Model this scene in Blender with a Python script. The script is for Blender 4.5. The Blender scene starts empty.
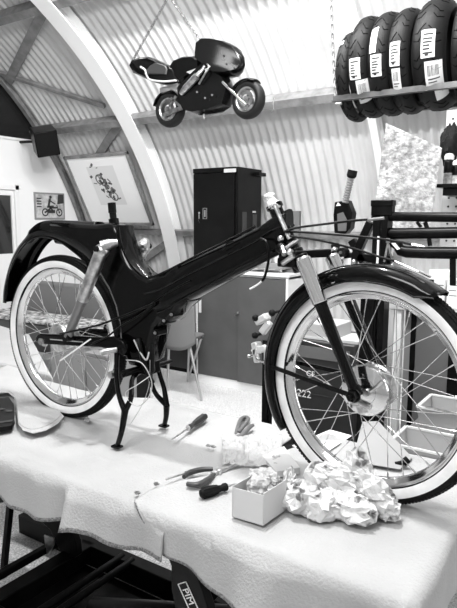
import bpy, math, random
from mathutils import Vector, Matrix, noise
random.seed(7)
sc = bpy.context.scene
COL = sc.collection
V = Vector
PI = math.pi
TZ = 0.711                                     # lift table top
# ------------------------------------------------------------------ camera
CAM = V((1.719, -1.441, 1.45))
FPX = 589.3
_h, _p, _r = math.radians(123.765), math.radians(8.1), math.radians(0.188)
FW = V((math.cos(_h)*math.cos(_p), math.sin(_h)*math.cos(_p), -math.sin(_p)))
RT0 = V((math.sin(_h), -math.cos(_h), 0))
UP0 = RT0.cross(FW)
RT = RT0*math.cos(_r) + UP0*math.sin(_r)
UP = -RT0*math.sin(_r) + UP0*math.cos(_r)
cd = bpy.data.cameras.new('camera'); cam = bpy.data.objects.new('camera', cd); COL.objects.link(cam)
cd.sensor_fit = 'VERTICAL'; cd.sensor_height = 24; cd.lens = FPX/608*24; cd.clip_start = .02
cam.matrix_world = Matrix(((RT.x, UP.x, -FW.x, CAM.x), (RT.y, UP.y, -FW.y, CAM.y), (RT.z, UP.z, -FW.z, CAM.z), (0, 0, 0, 1)))
sc.camera = cam
def ray(x, y): return FW + RT*((x-228.5)/FPX) + UP*((304-y)/FPX)
def at(x, y, X=None, Y=None, Z=None):          # measured point -> place on a plane of the room
    r = ray(x, y)
    t = (X-CAM.x)/r.x if X is not None else (Y-CAM.y)/r.y if Y is not None else (Z-CAM.z)/r.z
    return CAM + r*t
VYC, VZC, VR = 0.10, 0.1125, 3.66              # barrel vault: centre line and radius
def atv(x, y, R=VR):
    r = ray(x, y); a = r.y**2+r.z**2; b = 2*(r.y*(CAM.y-VYC)+r.z*(CAM.z-VZC)); c = (CAM.y-VYC)**2+(CAM.z-VZC)**2-R*R
    return CAM + r*((-b+math.sqrt(b*b-4*a*c))/(2*a))
def vang(p): return math.atan2(p.z-VZC, p.y-VYC)
def vp(x, th, R=VR): return V((x, VYC+R*math.cos(th), VZC+R*math.sin(th)))
# front wheel frame (steered a little towards the viewer)
S = math.radians(-6.33)
WX = V((math.cos(S), math.sin(S), 0)); WY = V((-math.sin(S), math.cos(S), 0)); WZ = V((0, 0, 1))
HF = V((1.188, 0, TZ+.300))+WY*.024; HR = V((0, .024, TZ+.303))
def atw(x, y, off=0):
    r = ray(x, y); o = HF+WY*off
    return CAM + r*((o-CAM).dot(WY)/r.dot(WY))
# ------------------------------------------------------------------ materials
MATS = {}
def M(name, g, rough=.5, metal=0, bump=0, bscale=40, var=0, vscale=8, coat=0, spec=.5, alpha=1, trans=0, emit=0, det=3, g2=None, rpos=(.35, .65)):
    if name in MATS: return MATS[name]
    m = bpy.data.materials.new(name); m.use_nodes = True
    nt = m.node_tree; b = nt.nodes['Principled BSDF']
    b.inputs['Base Color'].default_value = (g, g, g, 1)
    b.inputs['Roughness'].default_value = rough; b.inputs['Metallic'].default_value = metal
    b.inputs['Coat Weight'].default_value = coat; b.inputs['Coat Roughness'].default_value = .05
    b.inputs['Specular IOR Level'].default_value = spec
    b.inputs['Alpha'].default_value = alpha; b.inputs['Transmission Weight'].default_value = trans
    if emit: b.inputs['Emission Color'].default_value = (1, 1, 1, 1); b.inputs['Emission Strength'].default_value = emit
    tc = nt.nodes.new('ShaderNodeTexCoord')
    if var:
        n = nt.nodes.new('ShaderNodeTexNoise'); n.inputs['Scale'].default_value = vscale; n.inputs['Detail'].default_value = det
        nt.links.new(tc.outputs['Object'], n.inputs['Vector'])
        r = nt.nodes.new('ShaderNodeValToRGB')
        lo, hi = max(0, g*(1-var)), min(1, g*(1+var)) if g2 is None else g2
        r.color_ramp.elements[0].position, r.color_ramp.elements[1].position = rpos
        r.color_ramp.elements[0].color = (lo, lo, lo, 1); r.color_ramp.elements[1].color = (hi, hi, hi, 1)
        nt.links.new(n.outputs['Fac'], r.inputs['Fac']); nt.links.new(r.outputs['Color'], b.inputs['Base Color'])
    if bump:
        n = nt.nodes.new('ShaderNodeTexNoise'); n.inputs['Scale'].default_value = bscale; n.inputs['Detail'].default_value = 4
        nt.links.new(tc.outputs['Object'], n.inputs['Vector'])
        q = nt.nodes.new('ShaderNodeBump'); q.inputs['Strength'].default_value = bump; q.inputs['Distance'].default_value = .01
        nt.links.new(n.outputs['Fac'], q.inputs['Height']); nt.links.new(q.outputs['Normal'], b.inputs['Normal'])
    MATS[name] = m; return m
white = M('white_paint', .82, .45); black = M('gloss_black', .002, .10, spec=.2, bump=.05, bscale=6)
satin = M('satin_black', .004, .35, var=.5, vscale=20, spec=.12); chrome = M('chrome', .72, .10, 1)
dullchrome = M('worn_chrome', .5, .33, 1, bump=.2, bscale=60, var=.35, vscale=40)
rubber = M('rubber', .006, .65, spec=.15, bump=.25, bscale=90); whitewall = M('whitewall_rubber', .88, .55, var=.06, vscale=25)
sheet = M('corrugated_steel', .58, .55, .0, spec=.3, var=.06, vscale=3); steel = M('grey_steel', .2, .5, var=.25, vscale=12)
ribm = M('rib_paint', .9, .5); wallw = M('plaster', .85, .7, bump=.05)
cloth = M('fleece', .40, .95, bump=.35, bscale=160, var=.05, vscale=6)
cloth2 = M('fleece_second', .41, .95, bump=.35, bscale=150, var=.05, vscale=5)
hemm = M('hem_stitch', .3, .9, bump=1, bscale=300, var=.4, vscale=200)
doorg = M('cabinet_grey', .085, .5, spec=.2, var=.08, vscale=5); lockerm = M('locker_black', .004, .3, spec=.14, var=.3, vscale=6)
glass_dark = M('dark_glass', .02, .05, spec=.8); greyp = M('grey_plastic', .12, .5)
chairm = M('chair_fabric', .19, .8, bump=.2, bscale=200); floorm = M('vinyl_floor', .62, .6, var=.35, vscale=120, bump=.05)
paper = M('paper', .85, .8); card = M('grey_card', .55, .8); ink = M('ink', .03, .7); lgrey = M('light_grey', .5, .6); mgrey = M('mid_grey', .25, .6)
plastic = M('clear_plastic', .9, .25, alpha=.42, bump=.6, bscale=25)
tub = M('translucent_tub', .55, .3, alpha=.6)
# ------------------------------------------------------------------ mesh builder
OFF = {}
class MB:
    def __init__(s): s.v = []; s.f = []; s.m = []
    def add(s, vs, fs, mi=0):
        b = len(s.v); s.v += [V(p) for p in vs]; s.f += [tuple(b+i for i in f) for f in fs]; s.m += [mi]*len(fs)
        return s
    def box(s, lo, hi, mi=0, R=None, c=None):
        vs = [V((x, y, z)) for x in (lo[0], hi[0]) for y in (lo[1], hi[1]) for z in (lo[2], hi[2])]
        if R is not None:
            c = V(c) if c is not None else V([(lo[i]+hi[i])/2 for i in range(3)])
            vs = [R @ (p-c)+c for p in vs]
        return s.add(vs, [(0, 1, 3, 2), (4, 6, 7, 5), (0, 4, 5, 1), (2, 3, 7, 6), (0, 2, 6, 4), (1, 5, 7, 3)], mi)
    def bar(s, p0, p1, w, h, up=(0, 0, 1), mi=0):
        p0, p1 = V(p0), V(p1); d = (p1-p0).normalized(); u = V(up); r = d.cross(u)
        if r.length < 1e-4: r = d.cross(V((1, 0, 0)))
        r.normalize(); u = r.cross(d)
        vs = [p+r*(a*w/2)+u*(b*h/2) for p in (p0, p1) for a, b in ((-1, -1), (1, -1), (1, 1), (-1, 1))]
        return s.add(vs, [(3, 2, 1, 0), (4, 5, 6, 7), (0, 1, 5, 4), (1, 2, 6, 5), (2, 3, 7, 6), (3, 0, 4, 7)], mi)
    def cyl(s, p0, p1, r0, r1=None, n=14, mi=0):
        return s.tube([p0, p1], [r0, r0 if r1 is None else r1], n, mi)
    def tube(s, pts, r, n=8, mi=0, closed=False, cr=0):
        pts = [V(p) for p in pts]
        if cr:
            q = []; m = len(pts); rr = r if isinstance(r, list) else [r]*m; r2 = []
            for i in range(m if closed else m-1):
                a, b, c, d = (pts[(i-1) % m], pts[i], pts[(i+1) % m], pts[(i+2) % m]) if closed else (pts[max(i-1, 0)], pts[i], pts[i+1], pts[min(i+2, m-1)])
                for k in range(cr):
                    t = k/cr
                    q.append(.5*((2*b)+(c-a)*t+(2*a-5*b+4*c-d)*t*t+(3*b-a-3*c+d)*t**3)); r2.append(rr[i]*(1-t)+rr[(i+1) % m]*t)
            if not closed: q.append(pts[-1]); r2.append(rr[-1])
            pts, r = q, r2
        m = len(pts); rr = r if isinstance(r, (list, tuple)) else [r]*m
        vs = []; fs = []; prev = None
        for i, p in enumerate(pts):
            if closed: t = pts[(i+1) % m]-pts[i-1]
            else: t = pts[min(i+1, m-1)]-pts[max(i-1, 0)]
            if t.length < 1e-9: t = V((0, 0, 1))
            t.normalize()
            if prev is None:
                a = t.cross(V((0, 0, 1)));
                if a.length < .05: a = t.cross(V((1, 0, 0)))
            else:
                a = prev-t*prev.dot(t)
                if a.length < 1e-6: a = t.cross(V((1, 0, 0)))
            a.normalize(); prev = a; b = t.cross(a)
            vs += [p+(a*math.cos(2*PI*k/n)+b*math.sin(2*PI*k/n))*rr[i] for k in range(n)]
        for i in range(m if closed else m-1):
            j = (i+1) % m
            for k in range(n): fs.append((i*n+k, i*n+(k+1) % n, j*n+(k+1) % n, j*n+k))
        if not closed: fs.append(tuple(range(n-1, -1, -1))); fs.append(tuple((m-1)*n+k for k in range(n)))
        return s.add(vs, fs, mi)
    def lathe(s, prof, o, ax, n=48, mis=None, u=None, cap=False, closed=False):
        # prof: (axial, radius); u: start direction
        o = V(o); ax = V(ax).normalized()
        u = V(u) if u is not None else (ax.cross(V((0, 0, 1))) if abs(ax.z) < .9 else V((1, 0, 0)))
        u = (u-ax*u.dot(ax)).normalized(); w = ax.cross(u); m = len(prof)
        vs = [o+ax*a+(u*math.cos(2*PI*k/n)+w*math.sin(2*PI*k/n))*max(r, 1e-5) for a, r in prof for k in range(n)]
        b = len(s.v); s.v += vs
        for i in range(m if closed else m-1):
            j = (i+1) % m
            for k in range(n):
                s.f.append((b+i*n+k, b+i*n+(k+1) % n, b+j*n+(k+1) % n, b+j*n+k)); s.m.append(mis[i] if mis else 0)
        if cap:
            s.f.append(tuple(b+k for k in range(n))); s.m.append(0); s.f.append(tuple(b+(m-1)*n+k for k in range(n))); s.m.append(0)
        return s
    def poly(s, pts, off, mi=0):
        pts = [V(p) for p in pts]; off = V(off); n = len(pts)
        return s.add(pts+[p+off for p in pts], [tuple(range(n))[::-1], tuple(range(n, 2*n))]+[(i, (i+1) % n, n+(i+1) % n, n+i) for i in range(n)], mi)
    def ball(s, c, r, sx=1, sy=1, sz=1, n=16, mi=0, jit=0):
        c = V(c); vs = []; fs = []; h = n//2
        for i in range(h+1):
            for k in range(n):
                a = PI*i/h; b = 2*PI*k/n
                d = V((math.sin(a)*math.cos(b), math.sin(a)*math.sin(b), math.cos(a)))
                q = r*(1+jit*noise.noise(d*3+c*9))
                vs.append(c+V((d.x*sx, d.y*sy, d.z*sz))*q)
        for i in range(h):
            for k in range(n): fs.append((i*n+k, (i+1)*n+k, (i+1)*n+(k+1) % n, i*n+(k+1) % n))
        return s.add(vs, fs, mi)
    def loft(s, rings, mi=0, closed=True, caps=True):
        n = len(rings[0]); vs = [p for r in rings for p in r]; fs = []
        for i in range(len(rings)-1):
            for k in range(n if closed else n-1): fs.append((i*n+k, i*n+(k+1) % n, (i+1)*n+(k+1) % n, (i+1)*n+k))
        if caps and closed: fs.append(tuple(range(n))[::-1]); fs.append(tuple((len(rings)-1)*n+k for k in range(n)))
        return s.add(vs, fs, mi)
    def grid(s, fn, nu, nv, mi=0, mf=None):
        vs = [fn(i/nu, j/nv) for i in range(nu+1) for j in range(nv+1)]; b = len(s.v); s.v += [V(p) for p in vs]
        for i in range(nu):
            for j in range(nv):
                k = b+i*(nv+1)+j; s.f.append((k, k+1, k+nv+2, k+nv+1)); s.m.append(mf(i, j) if mf else mi)
        return s
    def build(s, name, mats, parent=None, bevel=0, ang=35, solid=0, sub=0, bseg=2, off=None):
        if not isinstance(mats, (list, tuple)): mats = [mats]
        if parent is not None:
            o0 = OFF.get(parent.name, V((0, 0, 0)))
        elif off is not None: o0 = V(off)
        else:
            xs = [p.x for p in s.v]; ys = [p.y for p in s.v]; zs = [p.z for p in s.v]
            o0 = V(((min(xs)+max(xs))/2, (min(ys)+max(ys))/2, min(zs)))
        me = bpy.data.meshes.new(name); me.from_pydata([tuple(p-o0) for p in s.v], [], s.f)
        for m in mats: me.materials.append(m)
        me.polygons.foreach_set('material_index', s.m); me.polygons.foreach_set('use_smooth', [True]*len(s.f))
        me.update()
        import bmesh
        bm = bmesh.new(); bm.from_mesh(me)
        if not solid: bmesh.ops.recalc_face_normals(bm, faces=bm.faces)
        bm.to_mesh(me); bm.free()
        try: me.set_sharp_from_angle(angle=math.radians(ang))
        except Exception: pass
        o = bpy.data.objects.new(name, me); COL.objects.link(o)
        if parent is not None: o.parent = parent
        else: o.location = o0
        OFF[o.name] = o0
        if solid: q = o.modifiers.new('s', 'SOLIDIFY'); q.thickness = solid; q.offset = 0
        if bevel: q = o.modifiers.new('b', 'BEVEL'); q.width = bevel; q.segments = bseg; q.limit_method = 'ANGLE'; q.angle_limit = math.radians(40)
        if sub: q = o.modifiers.new('u', 'SUBSURF'); q.levels = sub; q.render_levels = sub
        return o
def tag(o, label, cat, group=None, kind=None):
    o['label'] = label; o['category'] = cat
    if group: o['group'] = group
    if kind: o['kind'] = kind
    return o
def thing(name, label, cat, loc, group=None):
    o = bpy.data.objects.new(name, None); COL.objects.link(o); o.location = V(loc); o.empty_display_size = .05
    OFF[o.name] = V(loc); return tag(o, label, cat, group)
def struct(o): o['kind'] = 'structure'; return o
def text(body, size, mat, parent, name, origin, xdir, ydir, depth=.0006):
    c = bpy.data.curves.new('t', 'FONT'); c.body = body; c.size = size; c.extrude = depth; c.align_x = 'CENTER'; c.align_y = 'CENTER'
    t = bpy.data.objects.new('t', c); COL.objects.link(t)
    dg = bpy.context.evaluated_depsgraph_get(); me = bpy.data.meshes.new_from_object(t.evaluated_get(dg))
    bpy.data.objects.remove(t)
    x = V(xdir).normalized(); y = V(ydir); y = (y-x*y.dot(x)).normalized(); z = x.cross(y); o0 = OFF.get(parent.name, V((0, 0, 0)))
    for v in me.vertices: v.co = V(origin)+x*v.co.x+y*v.co.y+z*v.co.z-o0
    me.materials.clear(); me.materials.append(mat)
    o = bpy.data.objects.new(name, me); COL.objects.link(o); o.parent = parent; OFF[o.name] = o0
    return o
def lerp(tab, x):
    if x <= tab[0][0]: return tab[0][1]
    for (a, b), (c, d) in zip(tab, tab[1:]):
        if x <= c: return b+(d-b)*(x-a)/(c-a)
    return tab[-1][1]
def N(x, y, z=0): return noise.noise(V((x, y, z)))

# ================================================================== SETTING
struct(MB().box((-3.8, -3.6, -.06), (3.6, 3.9, 0)).build('floor', floorm))
PITCH = .08
def sheetf(u, v):
    x = -3.78+u*6.9; th = th0+(th1-th0)*v
    return vp(x, th, VR+.0095*math.sin(2*PI*x/PITCH))
th0 = math.asin(-VZC/VR); th1 = math.radians(182)
struct(MB().grid(sheetf, 690, 74).build('wall_back', sheet, ang=80, solid=.0015))
def arch(name, x, depth=.12, w=.055, t0=None, t1=None, mat=None):
    m = MB(); t0 = th0 if t0 is None else t0; t1 = math.radians(180) if t1 is None else t1
    rings = []
    for i in range(81):
        th = t0+(t1-t0)*i/80; ro = VR-.012; ri = VR-.012-depth; t = .006
        # I-section: inner flange, web, outer flange
        sec = [(ri, -w), (ri, w), (ri+t*1.6, w), (ri+t*1.6, t), (ro-t, t), (ro-t, w), (ro, w), (ro, -w), (ro-t, -w), (ro-t, -t), (ri+t*1.6, -t), (ri+t*1.6, -w)]
        rings.append([vp(x+b, th, a) for a, b in sec])
    m.loft(rings); return struct(m.build(name, mat or ribm, ang=30))
arch('trim_1', -2.30, w=.088); arch('trim_2', .07, w=.03); arch('trim_3', 2.3)
arch('trim_4', -3.66, depth=.06, w=.03, mat=steel)
def purlin(name, z, side=1, h=.07, d=.05):
    th = math.asin((z-VZC)/VR); m = MB(); r = VR-.012
    if side < 0: th = PI-th
    e = h/2/VR
    sec = [(r, th-e), (r-d, th-e), (r-d, th+e), (r, th+e), (r, th+e-.0012), (r-d+.004, th+e-.0012), (r-d+.004, th-e+.0012), (r, th-e+.0012)]
    m.loft([[vp(x, t, a) for a, t in sec] for x in (-3.75, 3.1)]); return struct(m.build(name, steel, ang=20))
purlin('trim_5', 2.44, d=.11); purlin('trim_6', 1.33, h=.055); purlin('trim_7', 3.24, h=.075, d=.10)
def brace(name, pxs, w=.05):
    m = MB(); pts = []
    for a, b in zip(pxs, pxs[1:]):
        A, B = a, b
        for i in range(9):
            t = i/8; pts.append((A[0]+(B[0]-A[0])*t, A[1]+(B[1]-A[1])*t))
    rings = []
    P = [atv(x, y, VR-.05) for x, y in pts]
    P = [p for i, p in enumerate(P) if i == 0 or (p-P[i-1]).length > 1e-4]
    for i, p in enumerate(P):
        t = (P[min(i+1, len(P)-1)]-P[max(i-1, 0)]).normalized(); n = V((0, p.y-VYC, p.z-VZC)).normalized(); s_ = t.cross(n).normalized()
        rings.append([p-s_*w/2+n*.03, p+s_*w/2+n*.03, p+s_*w/2-n*.004, p-s_*w/2-n*.004])
    m.loft(rings); return struct(m.build(name, steel))
brace('trim_8', [(42, 14), (24, 50), (8, 82)], .085)
brace('trim_9', [(0, 74), (50, 90), (104, 107)], .04)
brace('trim_10', [(121, 122), (108, 140), (98, 156)], .08)
brace('trim_11', [(164, 245), (150, 255), (134, 266)], .075)
# gable wall with a door
GX = -3.70
m = MB()
dyr = at(20, 225, X=GX).y; dz = at(10, 185, X=GX).z
ztop = at(15, 139, X=GX).z
def gp(y0, y1, z0, z1): m.box((GX-.1, y0, z0), (GX, y1, z1))
gy1 = VYC+VR+.02
m.poly([V((GX, y, z)) for y, z in [(dyr, 0), (gy1-.01, 0)]+[(VYC+VR*math.cos(t), VZC+VR*math.sin(t)) for t in [i/14*math.asin((ztop-VZC)/VR) for i in range(15)]]+[(dyr, ztop)]], (-.1, 0, 0))
gp(1.35, dyr, dz, ztop); gp(-2.7, 1.35, 0, ztop)
struct(m.build('wall_left', wallw))
m = MB(); ta = math.asin((ztop-VZC)/VR); tt = [ta+(PI-2*ta)*i/20 for i in range(21)]
m.poly([V((GX-.02, VYC+VR*math.cos(t), VZC+VR*math.sin(t))) for t in tt], (-.06, 0, 0))
struct(m.build('window_1', M('dark_gable_glazing', .012, .25)))
struct(MB().box((GX-.0, -2.7, ztop-.012), (GX+.018, VYC+VR*math.cos(tt[0]), ztop+.012)).build('trim_12', white))
# door: white frame and leaf with dark glass
yg = at(13.2, 225, X=GX).y; zg0 = at(14, 253.5, X=GX).z; zg1 = at(12, 195.5, X=GX).z
m = MB(); m.box((GX-.06, dyr-.05, 0), (GX+.015, dyr, dz)); m.box((GX-.06, 1.35, dz-.05), (GX+.015, dyr, dz)); m.box((GX-.06, 1.35, 0), (GX+.015, 1.4, dz))
struct(m.build('trim_13', white, bevel=.004))
ly1 = dyr-.055; ly0 = 1.405; lz1 = dz-.055
m = MB(); m.box((GX-.05, yg, .01), (GX-.005, ly1, lz1)); m.box((GX-.05, ly0, .01), (GX-.005, ly0+.1, lz1)); m.box((GX-.05, ly0+.1, zg1), (GX-.005, yg, lz1)); m.box((GX-.05, ly0+.1, .01), (GX-.005, yg, zg0))
door = struct(m.build('door_1', white, bevel=.003))
MB().box((GX-.035, ly0+.1, zg0), (GX-.028, yg, zg1)).build('glass_pane', glass_dark, door)
m = MB(); m.cyl((GX, ly0+.05, 1.02), (GX+.05, ly0+.05, 1.02), .009); m.cyl((GX+.045, ly0+.05, 1.02), (GX+.045, ly0+.16, 1.02), .009); m.build('handle', dullchrome, door)

# ================================================================== LIFT TABLE
lift = thing('motorcycle_lift', 'black steel motorcycle lift table under the white fleece blankets', 'lift', (.35, 0, 0))
m = MB(); m.box((-.66, -.335, .66), (1.42, .265, .70)); m.bar((-.66, -.30, .63), (1.42, -.30, .63), .05, .06); m.bar((-.66, .235, .63), (1.42, .235, .63), .05, .06)
m.build('deck', satin, lift, bevel=.004)
def pp(pts, **k): return [at(x, y, **k) for x, y in pts]
m = MB(); m.poly(pp([(14, 486), (44, 492), (66, 519), (76, 543), (77, 556), (68, 563), (58, 548), (50, 530), (30, 512)], Y=.05), (0, .03, 0)); m.build('lifting_arm', satin, lift, bevel=.003)
m = MB(); m.poly(pp([(152, 530), (168, 540), (192, 562), (200, 584), (212, 620), (222, 700), (196, 700), (178, 620), (171, 590), (171, 566), (164, 548)], Y=-.29), (0, .03, 0)); armb = m.build('lifting_arm', satin, lift, bevel=.003)
a = at(186, 592, Y=-.2915)
dx = (at(193, 608, Y=-.2915)-at(184, 588, Y=-.2915)).normalized(); dy = V((0, -1, 0)).cross(dx)
if dy.z < 0 and False: dy = -dy
c0 = at(190, 601, Y=-.2912)
m = MB()
for s_ in (-1, 1):
    m.bar(c0-dx*.05+dy*(s_*.016), c0+dx*.05+dy*(s_*.016), .002, .0025, up=dy); m.bar(c0+dx*(s_*.05)-dy*.016, c0+dx*(s_*.05)+dy*.016, .002, .0025, up=dx)
m.build('label_frame', paper, armb)
text('PIM', .03, paper, armb, 'lettering', c0-dx*.012, dx, dy)
m = MB(); m.bar((-.5, .17, .06), (1.45, .17, .06), .06, .09); m.build('base_rail', satin, lift, bevel=.004)
m = MB(); m.bar((-.5, -.33, .06), (1.45, -.33, .06), .06, .09); m.build('base_rail', satin, lift, bevel=.004)
m = MB(); m.bar((-.06, -.33, .07), (-.06, .17, .07), .07, .07); m.build('cross_beam', satin, lift, bevel=.004)
m = MB(); m.bar((-.17, -.33, .10), (-.17, .13, .10), .03, .03); m.build('cross_beam', satin, lift, bevel=.004)
for x in (.13, .185):
    m = MB(); m.cyl((x, -.33, .1), (x, .17, .1), .014); m.build('tie_tube', satin, lift)
for x in (.5, .85, 1.2):
    m = MB(); m.cyl((x, -.33, .05), (x, .17, .05), .014); m.build('tie_tube', satin, lift)
m = MB(); m.cyl((.25, -.1, .08), (.9, -.1, .3), .035); m.cyl((.9, -.1, .3), (1.1, -.1, .62), .018); m.build('hydraulic_ram', satin, lift)
m = MB(); m.box((-.1, -.3, .002), (1.42, .14, .012)); m.build('floor_shade', satin, lift)  # black sheet added under the lift to stand for the shadow there
m = MB(); m.bar(at(-12, 502, Y=-.1), at(10, 498, Y=-.1), .02, .02); m.bar(at(11, 497, Y=-.1), at(3, 577, Y=-.1), .022, .02); m.build('support_frame', satin, lift)
m = MB(); m.bar(at(206, 604, Y=-.2), at(224, 585, Y=-.2), .02, .02); m.bar(at(222, 585, Y=-.2), at(200, 560, Y=-.2)+V((0,0,.06)), .02, .02); m.build('brace', satin, lift)
m = MB(); m.bar(at(232, 590, Y=-.3), at(232, 660, Y=-.3), .012, .02); m.build('brace', satin, lift)
m = MB(); m.poly(pp([(44, 535), (54, 538), (54, 545), (48, 557), (46, 556)], Y=.02), (0, .004, 0)); m.build('pedal_bracket', dullchrome, lift)
m = MB(); m.bar(V((.9, -.3, .05)), V((1.25, -.28, .62)), .05, .03, up=(0, 1, 0)); m.build('lifting_arm', satin, lift)

# ---- blankets
HEM1 = [(-.9, .60), (.13, .59), (.20, .574), (.31, .572), (.40, .589), (.53, .609), (.63, .607), (.69, .598), (.75, .606), (.79, .618), (.9, .61)]
def fold(u, c, w): return math.exp(-((u-c)/w)**2)
def hang(u, h, L, c2=False):
    """near side: h = distance travelled past the edge"""
    k = h/max(L, .01)
    rip = .010*k*math.sin(u*23+1.3)+.008*k*math.sin(u*41)+.016*k*N(u*5, 3)+.012*k*math.sin(u*11+2)
    if not c2: rip += .028*k*fold(u, .475, .018)*1.0-.020*k*fold(u, .44, .03)
    else: rip += .02*k*math.sin(u*13)
    r = .022; 
    if h < r*PI/2: a = h/r; return -.35-r*math.sin(a)+0*rip, TZ-r*(1-math.cos(a)), k
    return -.35-r-abs(.006)-rip-.012*k, TZ-r-(h-r*PI/2), k
def top_z(u, v, amp, seed):
    z = TZ-.004+amp*(N(u*3.1, v*4.2, seed)*.8+N(u*9, v*7, seed+2)*.35)
    return z
def cloth1(a, b):
    u = -.78+a*(1.60)
    L = TZ-lerp(HEM1, u)+.012*1
    vm = lerp([(-.78, .33), (-.45, .30), (-.2, .285), (0, .315), (.25, .36)], u)
    T = vm+.36+L; s_ = b*T
    v = vm-s_
    if v > -.35:
        z = top_z(u, v, .0075, 1)
        z += .012*fold(v, -.22+.5*(u-.42), .02)*fold(u, .44, .07)       # loose ridge
        z += .01*fold(u+v*.8, .23, .03)*(1 if v > -.1 else max(0, 1+(v+.1)*4))*.6
        z += .014*fold(v, .335+.01*math.sin(u*9), .012)
        if v < -.30: z = TZ-.003+(z-TZ+.003)*(v+.35)/.05
        return V((u, v, z))
    y, z, k = hang(u, -.35-v, L)
    return V((u+.01*k*N(u*7, 1), y, z-.003))
L1 = MB().grid(cloth1, 150, 70, mf=lambda i, j: 1 if j == 69 else 0)
tag(L1.build('blanket', [cloth, hemm], solid=.004, ang=80), 'white fleece blanket covering the rear half of the lift table under the back wheel', 'blanket', )
HEM2 = [(.70, .66), (.74, .635), (.827, .603), (.936, .586), (1.0, .577), (1.07, .566), (1.2, .55), (1.45, .53)]
def cloth2f(a, b):
    T = .72+.16; s_ = b*T; v = .37-s_
    ul = lerp([(-.51, .80), (-.36, .695), (-.30, .70), (-.22, .725), (-.08, .80), (.1, .86), (.37, .92)], v)
    u = ul+a*(1.60-ul)
    xe = 1.415
    L = TZ-lerp(HEM2, min(u, 1.45))+.012
    over = max(0, u-xe); zt = top_z(u, v, .007, 5)+.006
    zt += .010*fold(u-ul, .02, .025)+.012*fold(v, .34, .015)
    if v < -.30 and v > -.35: zt = TZ+.003+(zt-TZ-.003)*(v+.35)/.05
    h = max(0, -.35-v)/.16*L if v < -.35 else 0
    x = min(u, xe)
    if over == 0:
        if h == 0: return V((u, v, zt))
        y, z, k = hang(u, h, L, True); return V((u+.0*k, y-.004, z+.003))
    # over the end of the table
    d = math.hypot(over, h); ang = math.atan2(h, over)
    rr = .03
    if d < rr*PI/2: o_ = rr*math.sin(d/rr); dz_ = rr*(1-math.cos(d/rr))
    else: o_ = rr; dz_ = rr+(d-rr*PI/2)
    rip = 1+.9*math.sin(ang*5+.6)*min(1, d*6) if h > 0 else 1+.25*math.sin(v*20)*min(1, d*6)
    return V((xe+o_*math.cos(ang)*rip, (v if h == 0 else -.35-o_*math.sin(ang)*rip-.004), (zt if h == 0 else TZ+.005)-dz_))
tag(MB().grid(cloth2f, 110, 80, mf=lambda i, j: 1 if (j == 79 or (i == 0 and j > 66)) else 0).build('blanket', [cloth2, hemm], solid=.004, ang=80),
    'white fleece blanket lying over the front end of the table beneath box and tools', 'blanket')
# side table draped in white at the left
m = MB()
A, B, C_, D_ = at(30, 334, Z=TZ), V((-.50, .372, TZ)), V((-.95, .372, TZ)), V((-2.1, .5, TZ))
E_ = V((-2.3, 1.15, TZ))
def ring(z, e): 
    c = (A+B+C_+D_+E_)/5
    return [V((p.x+(p.x-c.x)*e, p.y+(p.y-c.y)*e, z)) for p in (A, B, C_, D_, E_)]
sd = thing('side_table', 'low side table draped in white beyond the rear wheel at the left edge', 'table', ((A+D_)/2*1).to_3d()*1)
sd.location.z = 0; OFF[sd.name] = V(sd.location)
m.loft([ring(TZ-.30, .03), ring(TZ-.02, 0), ring(TZ+.003, -.03)]); m.build('cloth_cover', cloth, sd, bevel=.01)
m = MB(); m.box((-2.05, .62, 0), (-1.55, .95, TZ-.31)); m.build('base', satin, sd)

# towel and perforated steel bar by the back wheel
m = MB(); zt = TZ+.014
bar = pp([(-14, 404), (9, 401), (14, 408), (15, 424), (12, 430), (-14, 434)], Z=zt)
m.poly(bar, (0, 0, .018)); ps = tag(m.build('perforated_bar', satin, bevel=.002), 'black perforated steel bar half covered by a towel at the left table edge', 'steel bar')
for q in ((2, 409), (9, 411), (2, 422), (9, 421)):
    c = at(*q, Z=zt+.019); MB().lathe([(0, .0), (.0008, .009), (.001, .012), (0, .012)], c, (0, 0, 1), 18).build('hole_rim', dullchrome if 0 else ink, ps)
twp = pp([(-10, 394), (8, 393), (14, 398), (17, 412), (18, 424), (23, 431), (33, 434), (46, 431), (58, 424), (64, 417), (52, 404), (38, 390), (22, 370), (8, 366), (-10, 372)], Z=TZ+.02)
m = MB(); m.poly(twp, (0, 0, .004))
tw = tag(m.build('towel', cloth, bevel=.0015), 'folded light towel with stitched edge beside the rear wheel', 'towel')
m = MB(); m.tube([p+V((0, 0, .0044)) for p in [twp[i]*.96+twp[12]*.04 for i in range(1, 10)]], .0009, 6, cr=4); m.build('stitched_edge', hemm, tw)

# ================================================================== MOPED
mop = thing('moped', 'stripped black moped frame with whitewall wheels on its centre stand', 'moped', (.4, 0, TZ))
T3 = lambda x, y, z: V((x, y, TZ+z))
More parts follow.
